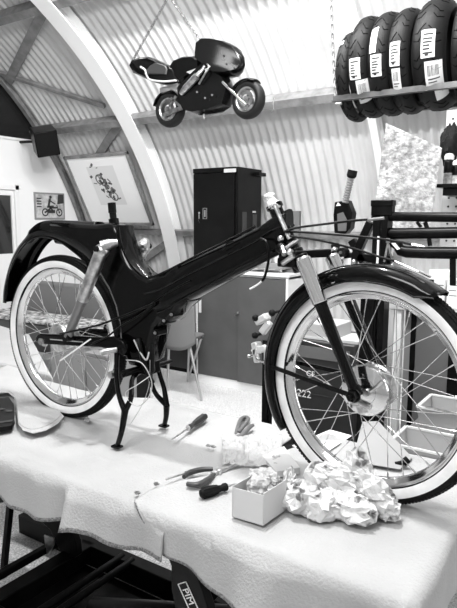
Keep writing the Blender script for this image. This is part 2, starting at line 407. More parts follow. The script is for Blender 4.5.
# ---- frame body: rounded pressed-steel halves
def body_ring(y, inset):
    P = [(.02, .731), (.16, .727), (.25, .724), (.31, .728), (.345, .722), (.352, .69), (.366, .658), (.385, .622), (.408, .595), (.44, .570), (.476, .557), (.546, .580), (.60, .604),
         (.63, .492), (.60, .470), (.584, .452), (.565, .428), (.545, .418), (.525, .425), (.505, .40), (.488, .345), (.475, .285), (.45, .262), (.39, .262), (.362, .30),
         (.350, .345), (.345, .40), (.330, .455), (.300, .51), (.262, .556), (.212, .60), (.16, .630), (.10, .650), (.04, .655)]
    cx = sum(p[0] for p in P)/len(P); cz = sum(p[1] for p in P)/len(P)
    n = len(P); out = []
    for i in range(n):
        a = V((P[i-1][0], P[i-1][1])); b = V((P[i][0], P[i][1])); c = V((P[(i+1) % n][0], P[(i+1) % n][1]))
        t = (c-a).normalized(); nn = V((t.y, -t.x))   # outward for clockwise outline
        out.append(T3(b.x-nn.x*-inset*-1 if False else b.x+nn.x*inset*1, y, b.y+nn.y*inset*1))
    return out
rings = [body_ring(y, i_) for y, i_ in ((-.048, .016), (-.044, .006), (-.034, 0), (.034, 0), (.044, .006), (.048, .016))]
m = MB(); n = len(rings[0]); m.loft(rings, caps=False)
fr = None
# caps as ngons
for r_ in (rings[0], rings[-1]): m.add(r_, [tuple(range(n))])
# spar
st = [(.47, .558, .432, .050), (.52, .570, .440, .0515), (.56, .587, .455, .0515), (.62, .614, .490, .0505), (.70, .648, .531, .045), (.80, .690, .583, .039), (.87, .722, .618, .035), (.915, .752, .640, .030), (.955, .770, .655, .024)]
R_ = []
for x, zt_, zb, w in st:
    c = (zt_+zb)/2; h = (zt_-zb)/2; rg = []
    for k in range(28):
        a = 2*PI*k/28; ca, sa = math.cos(a), math.sin(a); e = .55
        rg.append(T3(x+.0*sa, w*math.copysign(abs(ca)**e, ca), c+h*math.copysign(abs(sa)**e, sa)))
    R_.append(rg)
m.loft(R_)
frame = m.build('frame', black, mop, ang=50)
# pressed seam flange along spar and body
m = MB()
for sgn in (-1, 1):
    m.tube([T3(x, sgn*(w+.002), zt_-(zt_-zb)*.38) for x, zt_, zb, w in st], .0035, 6, cr=3)
    m.tube([T3(x, sgn*(w*.9+.001), zb+.012) for x, zt_, zb, w in st[1:]], .004, 6, cr=3)
m.build('seam', black, frame)
m = MB(); m.tube([T3(x, -.040, z) for x, z in [(.352, .715), (.36, .67), (.38, .63), (.41, .593), (.445, .568), (.48, .557), (.55, .582), (.63, .617), (.75, .668), (.87, .722)]], .004, 8, cr=3)
m.build('edge_bead', black, frame)
# engine lugs and bolts
m = MB()
for x, z, r_ in ((.545, .428, .013), (.575, .45, .010), (.508, .385, .011)):
    m = MB(); m.cyl(T3(x, -.045, z), T3(x, .0, z), r_, n=18); m.build('engine_lug', satin, frame)
for x, z in ((.545, .428), (.575, .45), (.508, .385)): m = MB(); m.cyl(T3(x, -.05, z), T3(x, -.045, z), .005, n=6); m.build('bolt', steel, frame)
m = MB(); m.tube([T3(.485, -.03, .40), T3(.475, -.03, .35), T3(.48, -.04, .30), T3(.465, -.02, .25)], .014, 10, cr=4)
m.box((.425, -.03, TZ+.235), (.462, .03, TZ+.40)); m.tube([T3(.44, -.05, .36), T3(.47, -.06, .28), T3(.50, -.05, .22)], .008, 8, cr=3)
m.build('bracket', satin, frame, bevel=.003)
# seat tube + post
m = MB(); m.cyl(T3(.300, 0, .70), T3(.292, 0, .742), .017, n=18); m.build('seat_tube', black, mop)
m = MB(); m.cyl(T3(.292, 0, .74), T3(.288, 0, .765), .0115, n=16); m.cyl(T3(.288, 0, .762), T3(.285, 0, .795), .0135, .0135, n=16); m.build('seat_post', satin, mop)
# rear fender
crest = [(6, 302), (7, 286), (10, 270), (15, 256), (23, 241), (31, 229.5), (39, 222.5), (50, 220.5), (66, 221), (82, 221.5), (95, 222)]
lip = [(5.6, 303), (7.5, 285), (11, 268), (17.5, 254), (26, 243), (36, 237.5), (48, 237.5), (60, 242), (71, 249.5), (83, 260), (97, 279)]
FW_ = .054
R_ = []
for c, l in zip(crest, lip):
    C = at(*c, Y=-.02); L_ = at(*l, Y=-FW_)
    # keep some side depth where the edge hides the crest
    rad = (C-T3(0, 0, .305)); rad.y = 0; rad.normalize()
    Lx = V((L_.x, 0, L_.z)); Cx = V((C.x, 0, C.z))
    dd = (Cx-Lx).dot(rad)
    if dd < .035: Cx = Lx+rad*.035
    rg = []
    for k in range(13):
        a = -1+2*k/12; y = FW_*math.copysign(abs(a)**.75, a); f_ = (1-abs(a)**2.6)**.6
        p = Lx.lerp(Cx, f_); rg.append(V((p.x, y, p.z)))
    R_.append(rg)
def dens(R_, k=4):
    out = []
    for i in range(len(R_)-1):
        for j in range(k):
            t = j/k; a, b, c, d = R_[max(i-1, 0)], R_[i], R_[i+1], R_[min(i+2, len(R_)-1)]
            out.append([.5*((2*B_)+(C_2-A_)*t+(2*A_-5*B_+4*C_2-D_2)*t*t+(3*B_-A_-3*C_2+D_2)*t**3) for A_, B_, C_2, D_2 in zip(a, b, c, d)])
    out.append(R_[-1]); return out
R_ = dens(R_)
m = MB(); m.loft(R_, closed=False); fen = m.build('rear_fender', black, mop, solid=.003, ang=80)
m = MB(); m.tube([r[0] for r in R_], .0032, 6); m.build('lip_bead', chrome if 0 else black, fen)
# swing arm
for sg in (-1, 1):
    m = MB(); y = sg*.082
    m.poly([T3(x, y, z) for x, z in [(-.035, .318), (-.02, .33), (.03, .333), (.30, .352), (.36, .362), (.40, .35), (.415, .325), (.40, .30), (.37, .312), (.30, .318), (.03, .296), (-.02, .292), (-.035, .30)]], (0, .02*-sg, 0))
    m.build('swing_arm', black, mop, bevel=.005)
m = MB(); m.bar(T3(.05, -.084, .318), T3(.22, -.084, .328), .002, .004); m.build('highlight_strip', chrome, mop)  # bright bar drawn as the highlight along the swing arm
# shocks
for sg in (-1, 1):
    y = sg*.098; m = MB()
    a, b = T3(.337, y, .648), T3(.160, y, .342); d = (b-a).normalized()
    m.cyl(a+d*.012, a+d*.20, .0215, .0195, n=24); m.ball(a+d*.01, .024, 1.1, 1, 1, 16)
    so = m.build('shock_absorber', dullchrome, mop)
    m = MB(); m.cyl(a+d*.20, b, .0165, .015, n=20); m.cyl(a+d*.196, a+d*.206, .018, n=20); m.build('lower_tube', M('dull_aluminium', .22, .4, .8, bump=.2), so)
    m = MB(); m.cyl(V((a.x, y+.024*sg, a.z)), V((a.x, y+.032*sg, a.z)), .010, n=6); m.build('mounting_bolt', satin, so)
    m = MB(); m.tube([a+V((0, 0, .004)), a+V((.018, -sg*.015, .014)), a+V((.03, -sg*.035, .018))], [.022, .017, .012], 14); m.build('top_cap', dullchrome, so)
    m = MB(); m.cyl(V((b.x, y-.014, b.z)), V((b.x, y+.014, b.z)), .017, n=16); m.build('mounting_eye', satin, so)
# white strap on the swing arm and rubber peg
m = MB(); m.bar(at(60.5, 360.5, Y=-.10), at(90, 339.5, Y=-.10), .004, .010, up=(.3, -1, 0)); m.build('strap', paper, mop)
m = MB(); m.tube([at(101, 353, Y=-.12), at(107, 351, Y=-.11), at(115, 350, Y=-.09), at(118, 350, Y=-.06)], [.010, .009, .009, .009], 10); m.build('foot_peg', dullchrome, mop)
# wheels
def make_wheel(c, ax, u, front):
    c = V(c); ax = V(ax); w = ax.cross(u)
    m = MB()
    rimp = [(-.017, .262), (-.019, .258), (-.0175, .251), (-.012, .248), (-.010, .241), (-.004, .2375), (.004, .2375), (.010, .241), (.012, .248), (.0175, .251), (.019, .258), (.017, .262), (.014, .255), (-.014, .255)]
    m.lathe(rimp, c, ax, 96, u=u, closed=True); wh = m.build('front_wheel' if front else 'rear_wheel', chrome, mop, ang=50)
    tw_ = .027
    prof = [(-.016, .256), (-.0215, .262), (-.0265, .272), (-.0275, .2815), (-.0272, .2865), (-.0245, .294), (-.017, .3015), (-.008, .305), (0, .306), (.008, .305), (.017, .3015), (.0245, .294), (.0272, .2865), (.0275, .2815), (.0265, .272), (.0215, .262), (.016, .256)]
    mis = [0 if i in (0, 4, 5, 6, 7, 8, 9, 10, 11, 15) else 1 for i in range(16)]
    m = MB(); m.lathe(prof, c, ax, 128, mis=mis, u=u)
    # tread blocks
    nb = 190
    for k in range(nb):
        a = 2*PI*k/nb
        for j, (ay, ar) in enumerate(((-.0195, .3005), (-.0105, .3048), (0, .3063), (.0105, .3048), (.0195, .3005))):
            aa = a+(PI/nb if j % 2 else 0); e = u*math.cos(aa)+w*math.sin(aa); t = ax.cross(e)
            p = c+ax*ay+e*ar; nrm = (e+ax*(ay*22)).normalized()
            m.bar(p-nrm*.001, p+nrm*.0014, .0046, .0062, up=t)
    m.build('tire', [rubber, whitewall], wh, ang=40)
    m = MB(); hr = .058 if front else .045
    if front:
        m.lathe([(-.040, 0), (-.040, .016), (-.037, .034), (-.0395, .036), (-.0365, .056), (-.034, .0655), (-.029, .0665), (-.027, .063)], c, ax, 56, u=u)
        hb = m.build('brake_plate', chrome, wh, ang=25)
        m = MB(); m.lathe([(-.027, .0), (-.027, .058), (-.026, .068), (-.0225, .068), (-.021, .059), (.01, .057), (.020, .056), (.024, .062), (.028, .062), (.030, .05), (.034, .03), (.034, 0)], c, ax, 56, u=u)
        m.build('hub', dullchrome, wh, ang=25)
        m = MB(); e = u*-.02+w*-.0
        m.cyl(c-ax*.115, c+ax*.11, .006, n=12); m.cyl(c-ax*.105, c-ax*.088, .014, n=6); m.cyl(c-ax*.09, c-ax*.086, .018, n=18); m.cyl(c+ax*.09, c+ax*.1, .013, n=6)
        m.build('axle', satin, wh)
        m = MB(); q = c-ax*.043
        m.tube([q+u*.012+w*.0, q+u*.03-w*.012, q+u*.052-w*.036], .005, 8, cr=3); m.cyl(q+u*.012-ax*.008, q+u*.012+ax*.004, .010, n=14)
        m.tube([q-u*.03-w*-.02, q-u*.0-w*-.032, q+u*.025-w*-.038], .006, 8, cr=3); m.ball(q-u*.02+w*.034, .009); m.build('brake_lever', dullchrome, wh)
    else:
        m.lathe([(-.042, 0), (-.042, .02), (-.036, .048), (-.03, .053), (-.026, .053), (-.024, .046), (.022, .046), (.024, .053), (.028, .053), (.034, .03), (.034, 0)], c, ax, 48, u=u)
        m.build('hub', dullchrome, wh, ang=25)
        m = MB(); m.cyl(c-ax*.115, c+ax*.11, .007, n=12); m.cyl(c-ax*.112, c-ax*.098, .014, n=6); m.cyl(c-ax*.098, c-ax*.092, .02, n=18); m.build('axle', dullchrome, wh)
    fr_, sw = (.063 if front else .049), (.025 if front else .025)
    for k in range(36):
        th = 2*PI*(k+.5)/36; side = -1 if k % 2 else 1; lead = -1 if (k//2) % 2 else 1
        ha = th+lead*math.radians(62)
        p = c+ax*(side*sw)+(u*math.cos(ha)+w*math.sin(ha))*fr_
        q = c+ax*(side*.003)+(u*math.cos(th)+w*math.sin(th))*.239
        d = (p-q).normalized()
        m = MB(); m.cyl(p, q, .00115, n=5); m.cyl(q, q+d*.014, .0021, n=6); m.build('spoke', chrome, wh)
    return wh
make_wheel(HR, (0, 1, 0), V((1, 0, 0)), False)
make_wheel(HF, WY, WX, True)
# ---- fork
AX = V((math.sin(math.radians(25.2)), 0, -math.cos(math.radians(25.2))))
def fk(c): return c
for sg in (-1, 1):
    B0 = HF+WY*(sg*.074)+V((-.006, 0, .012)); zt_ = TZ+.64
    Tt = B0-AX*((zt_-B0.z)/-AX.z*1) if False else B0+AX*((zt_-B0.z)/AX.z)
    L_ = (B0-Tt).length
    m = MB(); m.cyl(Tt, Tt+AX*.125, .0205, .0205, n=26); m.cyl(Tt-AX*.004, Tt, .017, n=20); fo = m.build('fork_leg', chrome, mop, bevel=.002)
    m = MB(); m.cyl(Tt+AX*.125, B0, .0165, .0145, n=24); m.cyl(Tt+AX*.123, Tt+AX*.13, .0185, n=24); m.ball(B0, .018, 1, .8, 1.1); m.build('lower_leg', black, fo)
    m = MB(); m.bar(Tt-AX*.01, Tt+V((-.06, 0, 0))-AX*.006-WY*sg*.05, .03, .022); m.cyl(Tt-AX*.012, Tt-AX*.002, .016, n=20); m.build('yoke_arm', satin, fo, bevel=.003)
# steering head
hb = T3(.972, 0, .648); ht = T3(.905, 0, .782)
m = MB(); d = (ht-hb).normalized(); m.cyl(hb, ht, .021, .019, n=24); m.cyl(hb-d*.006, hb+d*.01, .027, n=24); m.cyl(ht-d*.012, ht, .024, n=24); m.build('steering_head', black, mop, bevel=.002)
m = MB(); m.box((.945, -.05, TZ+.615), (1.0, .05, TZ+.64)); m.ball(T3(.965, -.03, .64), .024, 1, .8, .8); m.ball(T3(1.0, -.02, .625), .022); m.ball(T3(.955, -.045, .665), .015)
m.cyl(hb-d*.05, hb, .022, n=18); m.build('lower_yoke', satin, mop, bevel=.004)
m = MB(); m.cyl(T3(.96, -.05, .668), T3(.975, -.062, .65), .008, n=8); m.ball(T3(.985, -.05, .655), .010); m.ball(T3(.95, -.04, .69), .009); m.cyl(T3(.975, -.055, .665), T3(1.0, -.03, .69), .006, n=8); m.cyl(T3(1.002, -.06, .648), T3(.965, -.055, .625), .007, n=8)
m.build('cable_fitting', dullchrome, mop)
m = MB()
for q in range(7): m.ball(ht+d*(.008+.006*q)+V((random.uniform(-.006, .006), random.uniform(-.008, .008), 0))+V((.008, 0, -.012)), .021-.0016*q, 1, 1, .55, 14, jit=.35)
m.build('plastic_wrap', M('wrap', .8, .3, bump=1.5, bscale=80), mop, ang=25)
m = MB(); m.cyl(T3(.925, -.03, .80-.02), T3(.972, -.03, .69), .006, n=10); m.build('steering_stem', dullchrome, mop)
# ---- front fender: swept around the wheel
a0, a1 = math.radians(213), math.radians(56)
R_ = []
for i in range(61):
    t = i/60; a = a0+(a1-a0)*t
    rc = .3245+.007*math.sin(PI*t); rl = lerp([(0, .292), (.05, .282), (.5, .286), (.62, .292), (.8, .286), (.95, .288), (1, .312)], t); w = .046 if t > .04 else .034+.012*t/.04
    e = WX*math.cos(a)+WZ*math.sin(a); rg = []
    for k in range(15):
        s_ = -1+2*k/14; y = w*math.copysign(abs(s_)**.7, s_); f_ = (1-abs(s_)**2.8)**.6
        rg.append(HF+WY*y+e*(rl+(rc-rl)*f_))
    R_.append(rg)
m = MB(); m.loft(R_, closed=False); ff = m.build('front_fender', black, mop, solid=.0025, ang=80)
m = MB(); m.tube([r[0] for r in R_], .0028, 6); m.tube([r[-1] for r in R_], .0028, 6); m.build('lip_bead', black, ff)
m = MB(); m.tube([r[4]+(r[4]-HF).normalized()*.001 for r in R_[3:58]], .0022, 6); m.build('raised_line', black, ff)
for sg in (-1, 1):
    m = MB(); a = math.radians(176); p = HF+WY*(sg*.045)+(WX*math.cos(a)+WZ*math.sin(a))*.295
    m.bar(p, HF+WY*(sg*.088)+V((-.01, 0, .0)), .004, .012); m.cyl(p-WY*sg*-.002, p+WY*sg*.004, .006, n=12); m.build('fender_stay', black, mop)
# ---- centre stand
for sg in (-1, 1):
    ft = T3(.40, sg*.118, 0)
    m = MB()
    if sg < 0: K = dict(split=at(125, 411, Y=-.10), l=[at(119, 395, Y=-.095), at(116.5, 375, Y=-.085), at(117, 350, Y=-.07), at(117, 335, Y=-.06)], r=[at(131, 398, Y=-.09), at(132, 380, Y=-.07), at(139, 372, Y=-.03), at(147, 372, Y=0)])
    else: K = dict(split=at(166.5, 405, Y=.10), l=[at(156, 394, Y=.085), at(150.5, 380, Y=.06), at(149, 368, Y=.03), at(144, 360, Y=0)], r=[at(164, 388, Y=.095), at(159, 372, Y=.085), at(155, 352, Y=.07), at(153, 335, Y=.05)])
    m.tube([ft+V((0, 0, .006)), ft.lerp(K['split'], .5)+V((.004, 0, 0)), K['split']], [.008, .0095, .012], 10, cr=4)
    m.tube([K['split']]+K['l'], [.011, .0085, .008, .009, .010], 10, cr=4); m.tube([K['split']]+K['r'], [.011, .0085, .008, .009, .009], 10, cr=4)
    m.box((ft.x-.016, ft.y-.012, TZ+.002+.004), (ft.x+.016, ft.y+.012, TZ+.012))
    m.build('centre_stand_leg', black, mop)
m = MB(); m.cyl(T3(.405, -.09, .245), T3(.405, .09, .245), .012, n=14); m.cyl(T3(.405, -.095, .24), T3(.46, .09, .26), .007); m.build('stand_pivot', satin, mop)
m = MB(); m.cyl(T3(.352, -.095, .235), T3(.352, -.075, .235), .012, n=12); m.build('stand_bolt', dullchrome, mop)
m = MB(); m.tube([at(126, 360, Y=-.06), at(140, 362, Y=-.09), at(148, 372, Y=-.08), at(152, 385, Y=-.07), at(148, 398, Y=-.08), at(138, 406, Y=-.09), at(128, 400, Y=-.1), at(126, 392, Y=-.1), at(137, 385, Y=-.1), at(150, 376, Y=-.06)], .0016, 6, cr=6)
m.tube([at(150, 360, Y=-.05), at(149, 385, Y=-.03), at(142, 405, Y=-.03), at(130, 425, Y=-.05)], .001, 6, cr=6); m.build('loose_wire', lgrey, mop)
m = MB(); m.tube([at(134, 340, Y=-.05), at(139, 350, Y=-.06), at(146, 360, Y=-.06), at(149, 352, Y=-.05)], .003, 6, cr=5); m.build('bright_wire', M('bright_wire_metal', .7, .3, .6), mop)
# ---- cables
def cable(pts, r=.0028, mat=satin, name='control_cable', Y=-.06):
    m = MB(); m.tube([at(x, y, Y=(q[0] if q else Y)) for x, y, *q in pts], r, 8, cr=6); return m.build(name, mat, mop)
cable([(155, 303, -.06), (138, 310, -.07), (118, 318, -.09), (95, 326, -.11), (60, 334, -.11)], .0035)
cable([(155, 304, -.06), (140, 315, -.07), (120, 327, -.09), (105, 338, -.09), (88, 345, -.10)], .003)
cable([(150, 305, -.055), (163, 296, -.05), (178, 287, -.05), (190, 281, -.05)], .003)
# brake/throttle cables sweeping forward from the head
cs = cable([(284, 232, -.04), (295, 228, -.03), (325, 224, 0), (355, 220.5, 0), (383, 218.5, 0)], .0032)
m = MB(); m.cyl(at(368, 219.8, Y=0), at(384, 218.2, Y=0), .0038, n=10); m.build('ferrule', steel, cs)
cs = cable([(286, 232, -.04), (300, 232, -.02), (340, 235, 0), (372, 238, 0), (395, 241, 0), (412, 244.5, 0)], .003)
m = MB(); m.cyl(at(393, 241, Y=0), at(424, 246.5, Y=0), .002, n=8); m.cyl(at(412, 244.5, Y=0), at(419, 245.8, Y=0), .0038, n=10); m.build('ferrule', chrome, cs)
cs = cable([(290, 236, -.04), (318, 240, -.03), (355, 249, 0), (380, 257, 0), (395, 261, 0)], .003)
m = MB(); m.cyl(at(395, 261, Y=0), at(431, 277, Y=0), .0017, n=8); m.cyl(at(419, 271, Y=0), at(431, 277, Y=0), .0032, n=10); m.build('ferrule', chrome, cs)
cable([(261, 239, -.045), (265.5, 241, -.06), (268.5, 250, -.065), (268, 264, -.065), (264.5, 277, -.065), (262, 281, -.065)], .0038)
cable([(262, 281, -.065), (257, 285, -.065), (250, 289, -.065)], .0028, M('bare_cable', .7, .4), 'bare_cable_end')
cable([(222, 250, -.05), (228, 243, -.055), (234, 241, -.05)], .002)

# ================================================================== THINGS ON THE TABLE
zt = TZ+.008
def on(x, y, z=zt): return at(x, y, Z=z)
# screwdriver with a light tip pointing at the camera
def screwdriver(a, b, label, hr, hmat, col, bl=.45):
    a, b = V(a), V(b); a.z = b.z = zt+hr; d = (b-a).normalized(); L_ = (b-a).length
    t = thing('screwdriver', label, 'screwdriver', V((a.x, a.y, zt-.004)))
    m = MB(); n_ = 12; ring_ = []
    hl = L_*(1-bl); prof = [(0, .35), (.03, .75), (.12, 1), (.45, .95), (.72, .70), (.82, .62), (.90, .85), (1, .8)]
    m.lathe([(p*hl, r*hr) for p, r in prof], a, d, 24, cap=True)
    for k in range(6):
        an = 2*PI*k/6; u_ = d.cross(V((0, 0, 1))); w_ = d.cross(u_); e = u_*math.cos(an)+w_*math.sin(an)
        m.tube([a+d*(hl*.1)+e*hr*.93, a+d*(hl*.45)+e*hr*.90, a+d*(hl*.68)+e*hr*.66], hr*.22, 6)
    m.build('handle', hmat, t)
    m = MB(); m.cyl(a+d*hl, a+d*(L_-.01), .0032, n=10); m.bar(a+d*(L_-.012), a+d*L_, .007, .0012); m.build('shaft', dullchrome, t)
    m = MB(); m.cyl(a+d*(hl*.93), a+d*(hl*1.02), hr*.72, n=18); m.build('collar', col, t)
    return t
screwdriver(on(206, 419), on(172, 443), 'screwdriver with dark ribbed handle and bright collar by the stand foot', .0125, M('handle_grey', .025, .35), lgrey)
screwdriver(on(200, 499), on(238, 488), 'short stubby screwdriver with black handle beside the white carton', .0135, rubber, satin, .32)
# rubber strap clamp
t = thing('hose_clamp', 'grey looped rubber hose clamp lying near the front wheel', 'clamp', on(243, 431))
m = MB(); m.tube([on(236, 438)+V((0, 0, .008)), on(238, 430)+V((0, 0, .012)), on(241, 423)+V((0, 0, .014)), on(246, 421)+V((0, 0, .014)), on(248, 425)+V((0, 0, .02)), on(243, 431)+V((0, 0, .016)), on(238, 436)+V((0, 0, .012))], .0075, 10, cr=5)
m.build('loop', greyp, t)
m = MB(); m.tube([on(235, 440)+V((0, 0, .008)), on(242, 438)+V((0, 0, .010)), on(249, 431)+V((0, 0, .012)), on(253, 428)+V((0, 0, .010))], [.007, .009, .008, .006], 10, cr=4); m.build('grip', greyp, t)
# pliers
def pliers():
    t = thing('pliers', 'combination pliers with dark dipped handles beside the white carton', 'pliers', on(205, 482))
    z = V((0, 0, .012)); pv = on(219, 476)+z
    for i, pts in enumerate(([(184, 481), (190, 476.5), (202, 473.5), (213, 473)], [(187, 488), (197, 489), (207, 484), (214, 478)])):
        m = MB(); m.tube([on(*q)+z for q in pts], [.0065, .0085, .008, .006], 10, cr=5); m.build('handle', M('handle_dark2', .05, .45) if i else M('handle_dark', .03, .4), t)
    m = MB(); m.bar(on(212, 478)+z, on(226, 472.5)+z, .014, .012); m.bar(on(225, 472.8)+z, on(236, 468)+z, .011, .009); m.cyl(pv-V((0, 0, .009)), pv+V((0, 0, .009)), .008, n=16); m.build('jaw', dullchrome, t, bevel=.002)
pliers()
# thin ratchet rod and little parts
t = thing('punch', 'thin steel drift punch with dark tip behind the pliers', 'punch', on(170, 477))
m = MB(); m.cyl(on(166, 481.5)+V((0, 0, .006)), on(185, 475)+V((0, 0, .006)), .0028, n=10); m.build('rod', dullchrome, t)
m = MB(); m.cyl(on(185, 475)+V((0, 0, .006)), on(194, 472.5)+V((0, 0, .006)), .0042, n=10); m.build('tip', satin, t)
for (x, y), lb in zip(((156, 485), (208, 446.5), (213, 447.5), (137, 494)), ('small steel nut by the end of the thin punch', 'tiny steel screw behind the pliers, left one of a pair', 'tiny steel screw behind the pliers, right one of a pair', 'small bright washer near the edge of the front blanket')):
    p = on(x, y); m = MB(); m.cyl(p, p+V((0, 0, .006)), .007, n=6); m.cyl(p+V((0, 0, .003)), p+V((.01, .002, .004)), .0025, n=8)
    tag(m.build('nut' if 'nut' in lb else 'washer' if 'washer' in lb else 'screw', dullchrome), lb, 'hardware')
# brass ferrule behind the back tyre
m = MB(); p = at(86, 418, Z=TZ+.016); m.cyl(p, p+V((.018, -.012, .002)), .009, n=14); m.cyl(p+V((.018, -.012, .002)), p+V((.03, -.02, .002)), .006, n=12)
tag(m.build('metal_fitting', dullchrome), 'small metal fitting lying against the rear tyre on the blanket', 'fitting')
# carton
bx = thing('carton', 'open white cardboard carton holding a clear plastic bag', 'box', on(265, 518))
P0, P1, P2 = on(232.5, 517), on(263, 526), on(286, 510)
P3 = P0+(P2-P1); H = .078
q = [P0, P1, P2, P3]; cm = M('carton_board', .62, .7)
m = MB()
for i in range(4):
    a, b = q[i], q[(i+1) % 4]; n_ = (b-a).cross(V((0, 0, 1))).normalized()*-.0015
    hh = H+(.004 if i % 2 else 0)
    m.add([a, b, b+V((0, 0, hh)), a+V((0, 0, hh)), a+n_, b+n_, b+n_+V((0, 0, hh)), a+n_+V((0, 0, hh))], [(0, 1, 2, 3), (7, 6, 5, 4), (0, 4, 5, 1), (3, 2, 6, 7), (0, 3, 7, 4), (1, 5, 6, 2)])
m.poly(q, (0, 0, .0015)); m.build('carton_body', cm, bx)
for i in (0, 1): m = MB(); m.bar(q[i]+V((0, 0, .001)), q[i]+V((0, 0, H)), .002, .002, up=(1, 0, 0)); m.build('cut_edge', card, bx)
cc = (P0+P2)/2
def crumple(m, c, sx, sy, sz, seed, n=48, amp=.35, fr=2.2, floor=None, mf=None, rot=0):
    R = Matrix.Rotation(rot, 3, 'Z'); h = n//2; vs = []
    for i in range(h+1):
        for k in range(n):
            a = PI*i/h; b = 2*PI*k/n
            d = V((math.sin(a)*math.cos(b), math.sin(a)*math.sin(b), math.cos(a)))
            q_ = d*fr+V((seed, seed*1.7, 0))
            v1 = noise.voronoi(q_)[0]; r_ = 1+amp*(v1[1]-v1[0]-.35)+amp*.7*noise.noise(q_*1.3)+amp*.3*(noise.voronoi(q_*2.3)[0][0]-.3)
            p = V(c)+R @ V((d.x*sx, d.y*sy, d.z*sz))*r_
            if floor is not None and p.z < floor: p.z = floor+.001*noise.noise(p*50)
            vs.append(p)
    fs = [(i*n+k, (i+1)*n+k, (i+1)*n+(k+1) % n, i*n+(k+1) % n) for i in range(h) for k in range(n)]
    b0 = len(m.v); m.add(vs, fs)
    if mf:
        for j in range(len(fs)):
            c_ = (m.v[m.f[-len(fs)+j][0]]+m.v[m.f[-len(fs)+j][2]])/2; m.m[-len(fs)+j] = mf(c_)
    return m
bag = M('bag_plastic', .6, .3, bump=1.2, bscale=45, alpha=.6)
m = MB(); crumple(m, cc+V((0, 0, .072)), .032, .036, .028, 3, amp=.3); crumple(m, cc+V((-.004, .03, .085)), .04, .03, .02, 5, amp=.5)
tag(m.build('plastic_bag', bag, ang=25), 'crumpled clear plastic bag spilling out of the white carton', 'bag')
m = MB(); c = on(254, 457); m.grid(lambda u, v: on(222+60*u, 470-32*v)+V((0, 0, .009+.02*abs(N(u*5, v*5, 3))+.012*abs(N(u*13, v*11)))), 44, 30)
tag(m.build('plastic_sheet', bag, solid=.0006, ang=25), 'crinkled clear plastic sheet spread behind the white carton', 'plastic sheet')
# crumpled newspaper bundle
pm = M('newsprint', .80, .75, bump=.4, bscale=60); pdm = M('newsprint_print', .10, .8)
nodes = pm.node_tree
def printed(c): return 0
nb_ = M('newsprint_printed', .62, .7, bump=.9, bscale=40, var=.75, vscale=34, det=2, g2=.66, rpos=(.33, .43))
rb = MB(); fl = zt
cA, cB, cC = on(303, 512), on(340, 515), on(381, 514); cD = at(330, 478, Y=-.10)-V((0, 0, .066)); cE = at(357, 467, Y=-.075)-V((0, 0, .078)); cF = at(372, 492, Y=-.09)
def wad(m, c, sx, sy, sz, seed, n=18, fr=1.6):
    rnd = random.Random(seed); h = n//2+1; vs = []; c = V(c)
    for i in range(h+1):
        for k in range(n):
            a = PI*i/h; b = 2*PI*k/n+(PI/n if i % 2 else 0)+rnd.uniform(-.12, .12); a2 = a+(rnd.uniform(-.12, .12) if 0 < i < h else 0)
            d = V((math.sin(a2)*math.cos(b), math.sin(a2)*math.sin(b), math.cos(a2)))
            r_ = 1+.32*noise.noise(d*fr+V((seed, 0, 0)))+(rnd.uniform(-.22, .16) if 0 < i < h else 0)
            p = c+V((d.x*sx, d.y*sy, d.z*sz))*r_
            if p.z < fl: p.z = fl+rnd.uniform(0, .002)
            vs.append(p)
    fs = []
    for i in range(h):
        for k in range(n):
            q4 = (i*n+k, (i+1)*n+k, (i+1)*n+(k+1) % n, i*n+(k+1) % n)
            if (i+k) % 2: fs += [(q4[0], q4[1], q4[2]), (q4[0], q4[2], q4[3])]
            else: fs += [(q4[1], q4[2], q4[3]), (q4[1], q4[3], q4[0])]
    m.add(vs, fs)
for c_w, sx, sy, sz, sd_ in ((cA+V((0, .0, .034)), .052, .042, .044, 1), (cA+V((-.028, -.005, .026)), .028, .03, .030, 2), (cA+V((.045, .005, .028)), .045, .042, .036, 3), (cB+V((-.01, -.01, .026)), .055, .036, .034, 4),
    (cB+V((.035, -.012, .030)), .055, .036, .036, 5), (cC+V((-.02, -.01, .036)), .048, .036, .044, 6), (cC+V((.018, -.012, .026)), .032, .032, .032, 7), (cD+V((-.02, 0, .066)), .045, .032, .034, 8), (cD+V((.025, .0, .066)), .052, .032, .036, 9),
    (cD+V((.01, .0, .09)), .04, .028, .022, 10), (cE+V((0, .0, .078)), .034, .026, .048, 11), (cE+V((.01, -.01, .05)), .04, .028, .04, 12), (cF, .044, .028, .040, 13), (cF+V((.03, .0, -.02)), .034, .028, .036, 14), (on(289, 492)+V((0, 0, .03)), .018, .02, .034, 15)):
    wad(rb, c_w, sx*1.08, sy, sz*1.05, sd_)
tag(rb.build('newspaper_bundle', nb_, ang=12), 'crumpled bundle of white printed newspaper in front of the front wheel', 'newspaper')
# sheets and papers behind the wheel
def slab(name, pts, h, mat, lb, cat, z=zt, bev=.001, zs=None):
    m = MB(); P = [on(x, y, z) for x, y in pts]
    if zs: P = [p+V((0, 0, s_)) for p, s_ in zip(P, zs)]
    m.poly(P, (0, 0, h)); return tag(m.build(name, mat, bevel=bev), lb, cat)
slab('paper_sheet', [(292, 446), (330, 430), (352, 436), (318, 458)], .002, paper, 'white paper sheet lying flat behind the lower rim of the front wheel', 'paper')
slab('cardboard_sheet', [(352, 462), (362, 432), (378, 430), (412, 458), (400, 470)], .003, M('pale_card', .33, .7), 'pale tilted card resting behind the newspaper bundle', 'card', zs=[0, .035, .03, 0, 0], z=zt+.004)
slab('cardboard_flap', [(262, 462), (284, 452), (300, 474), (276, 478)], .02, card, 'low grey cardboard flap between the carton and the front tyre', 'card')

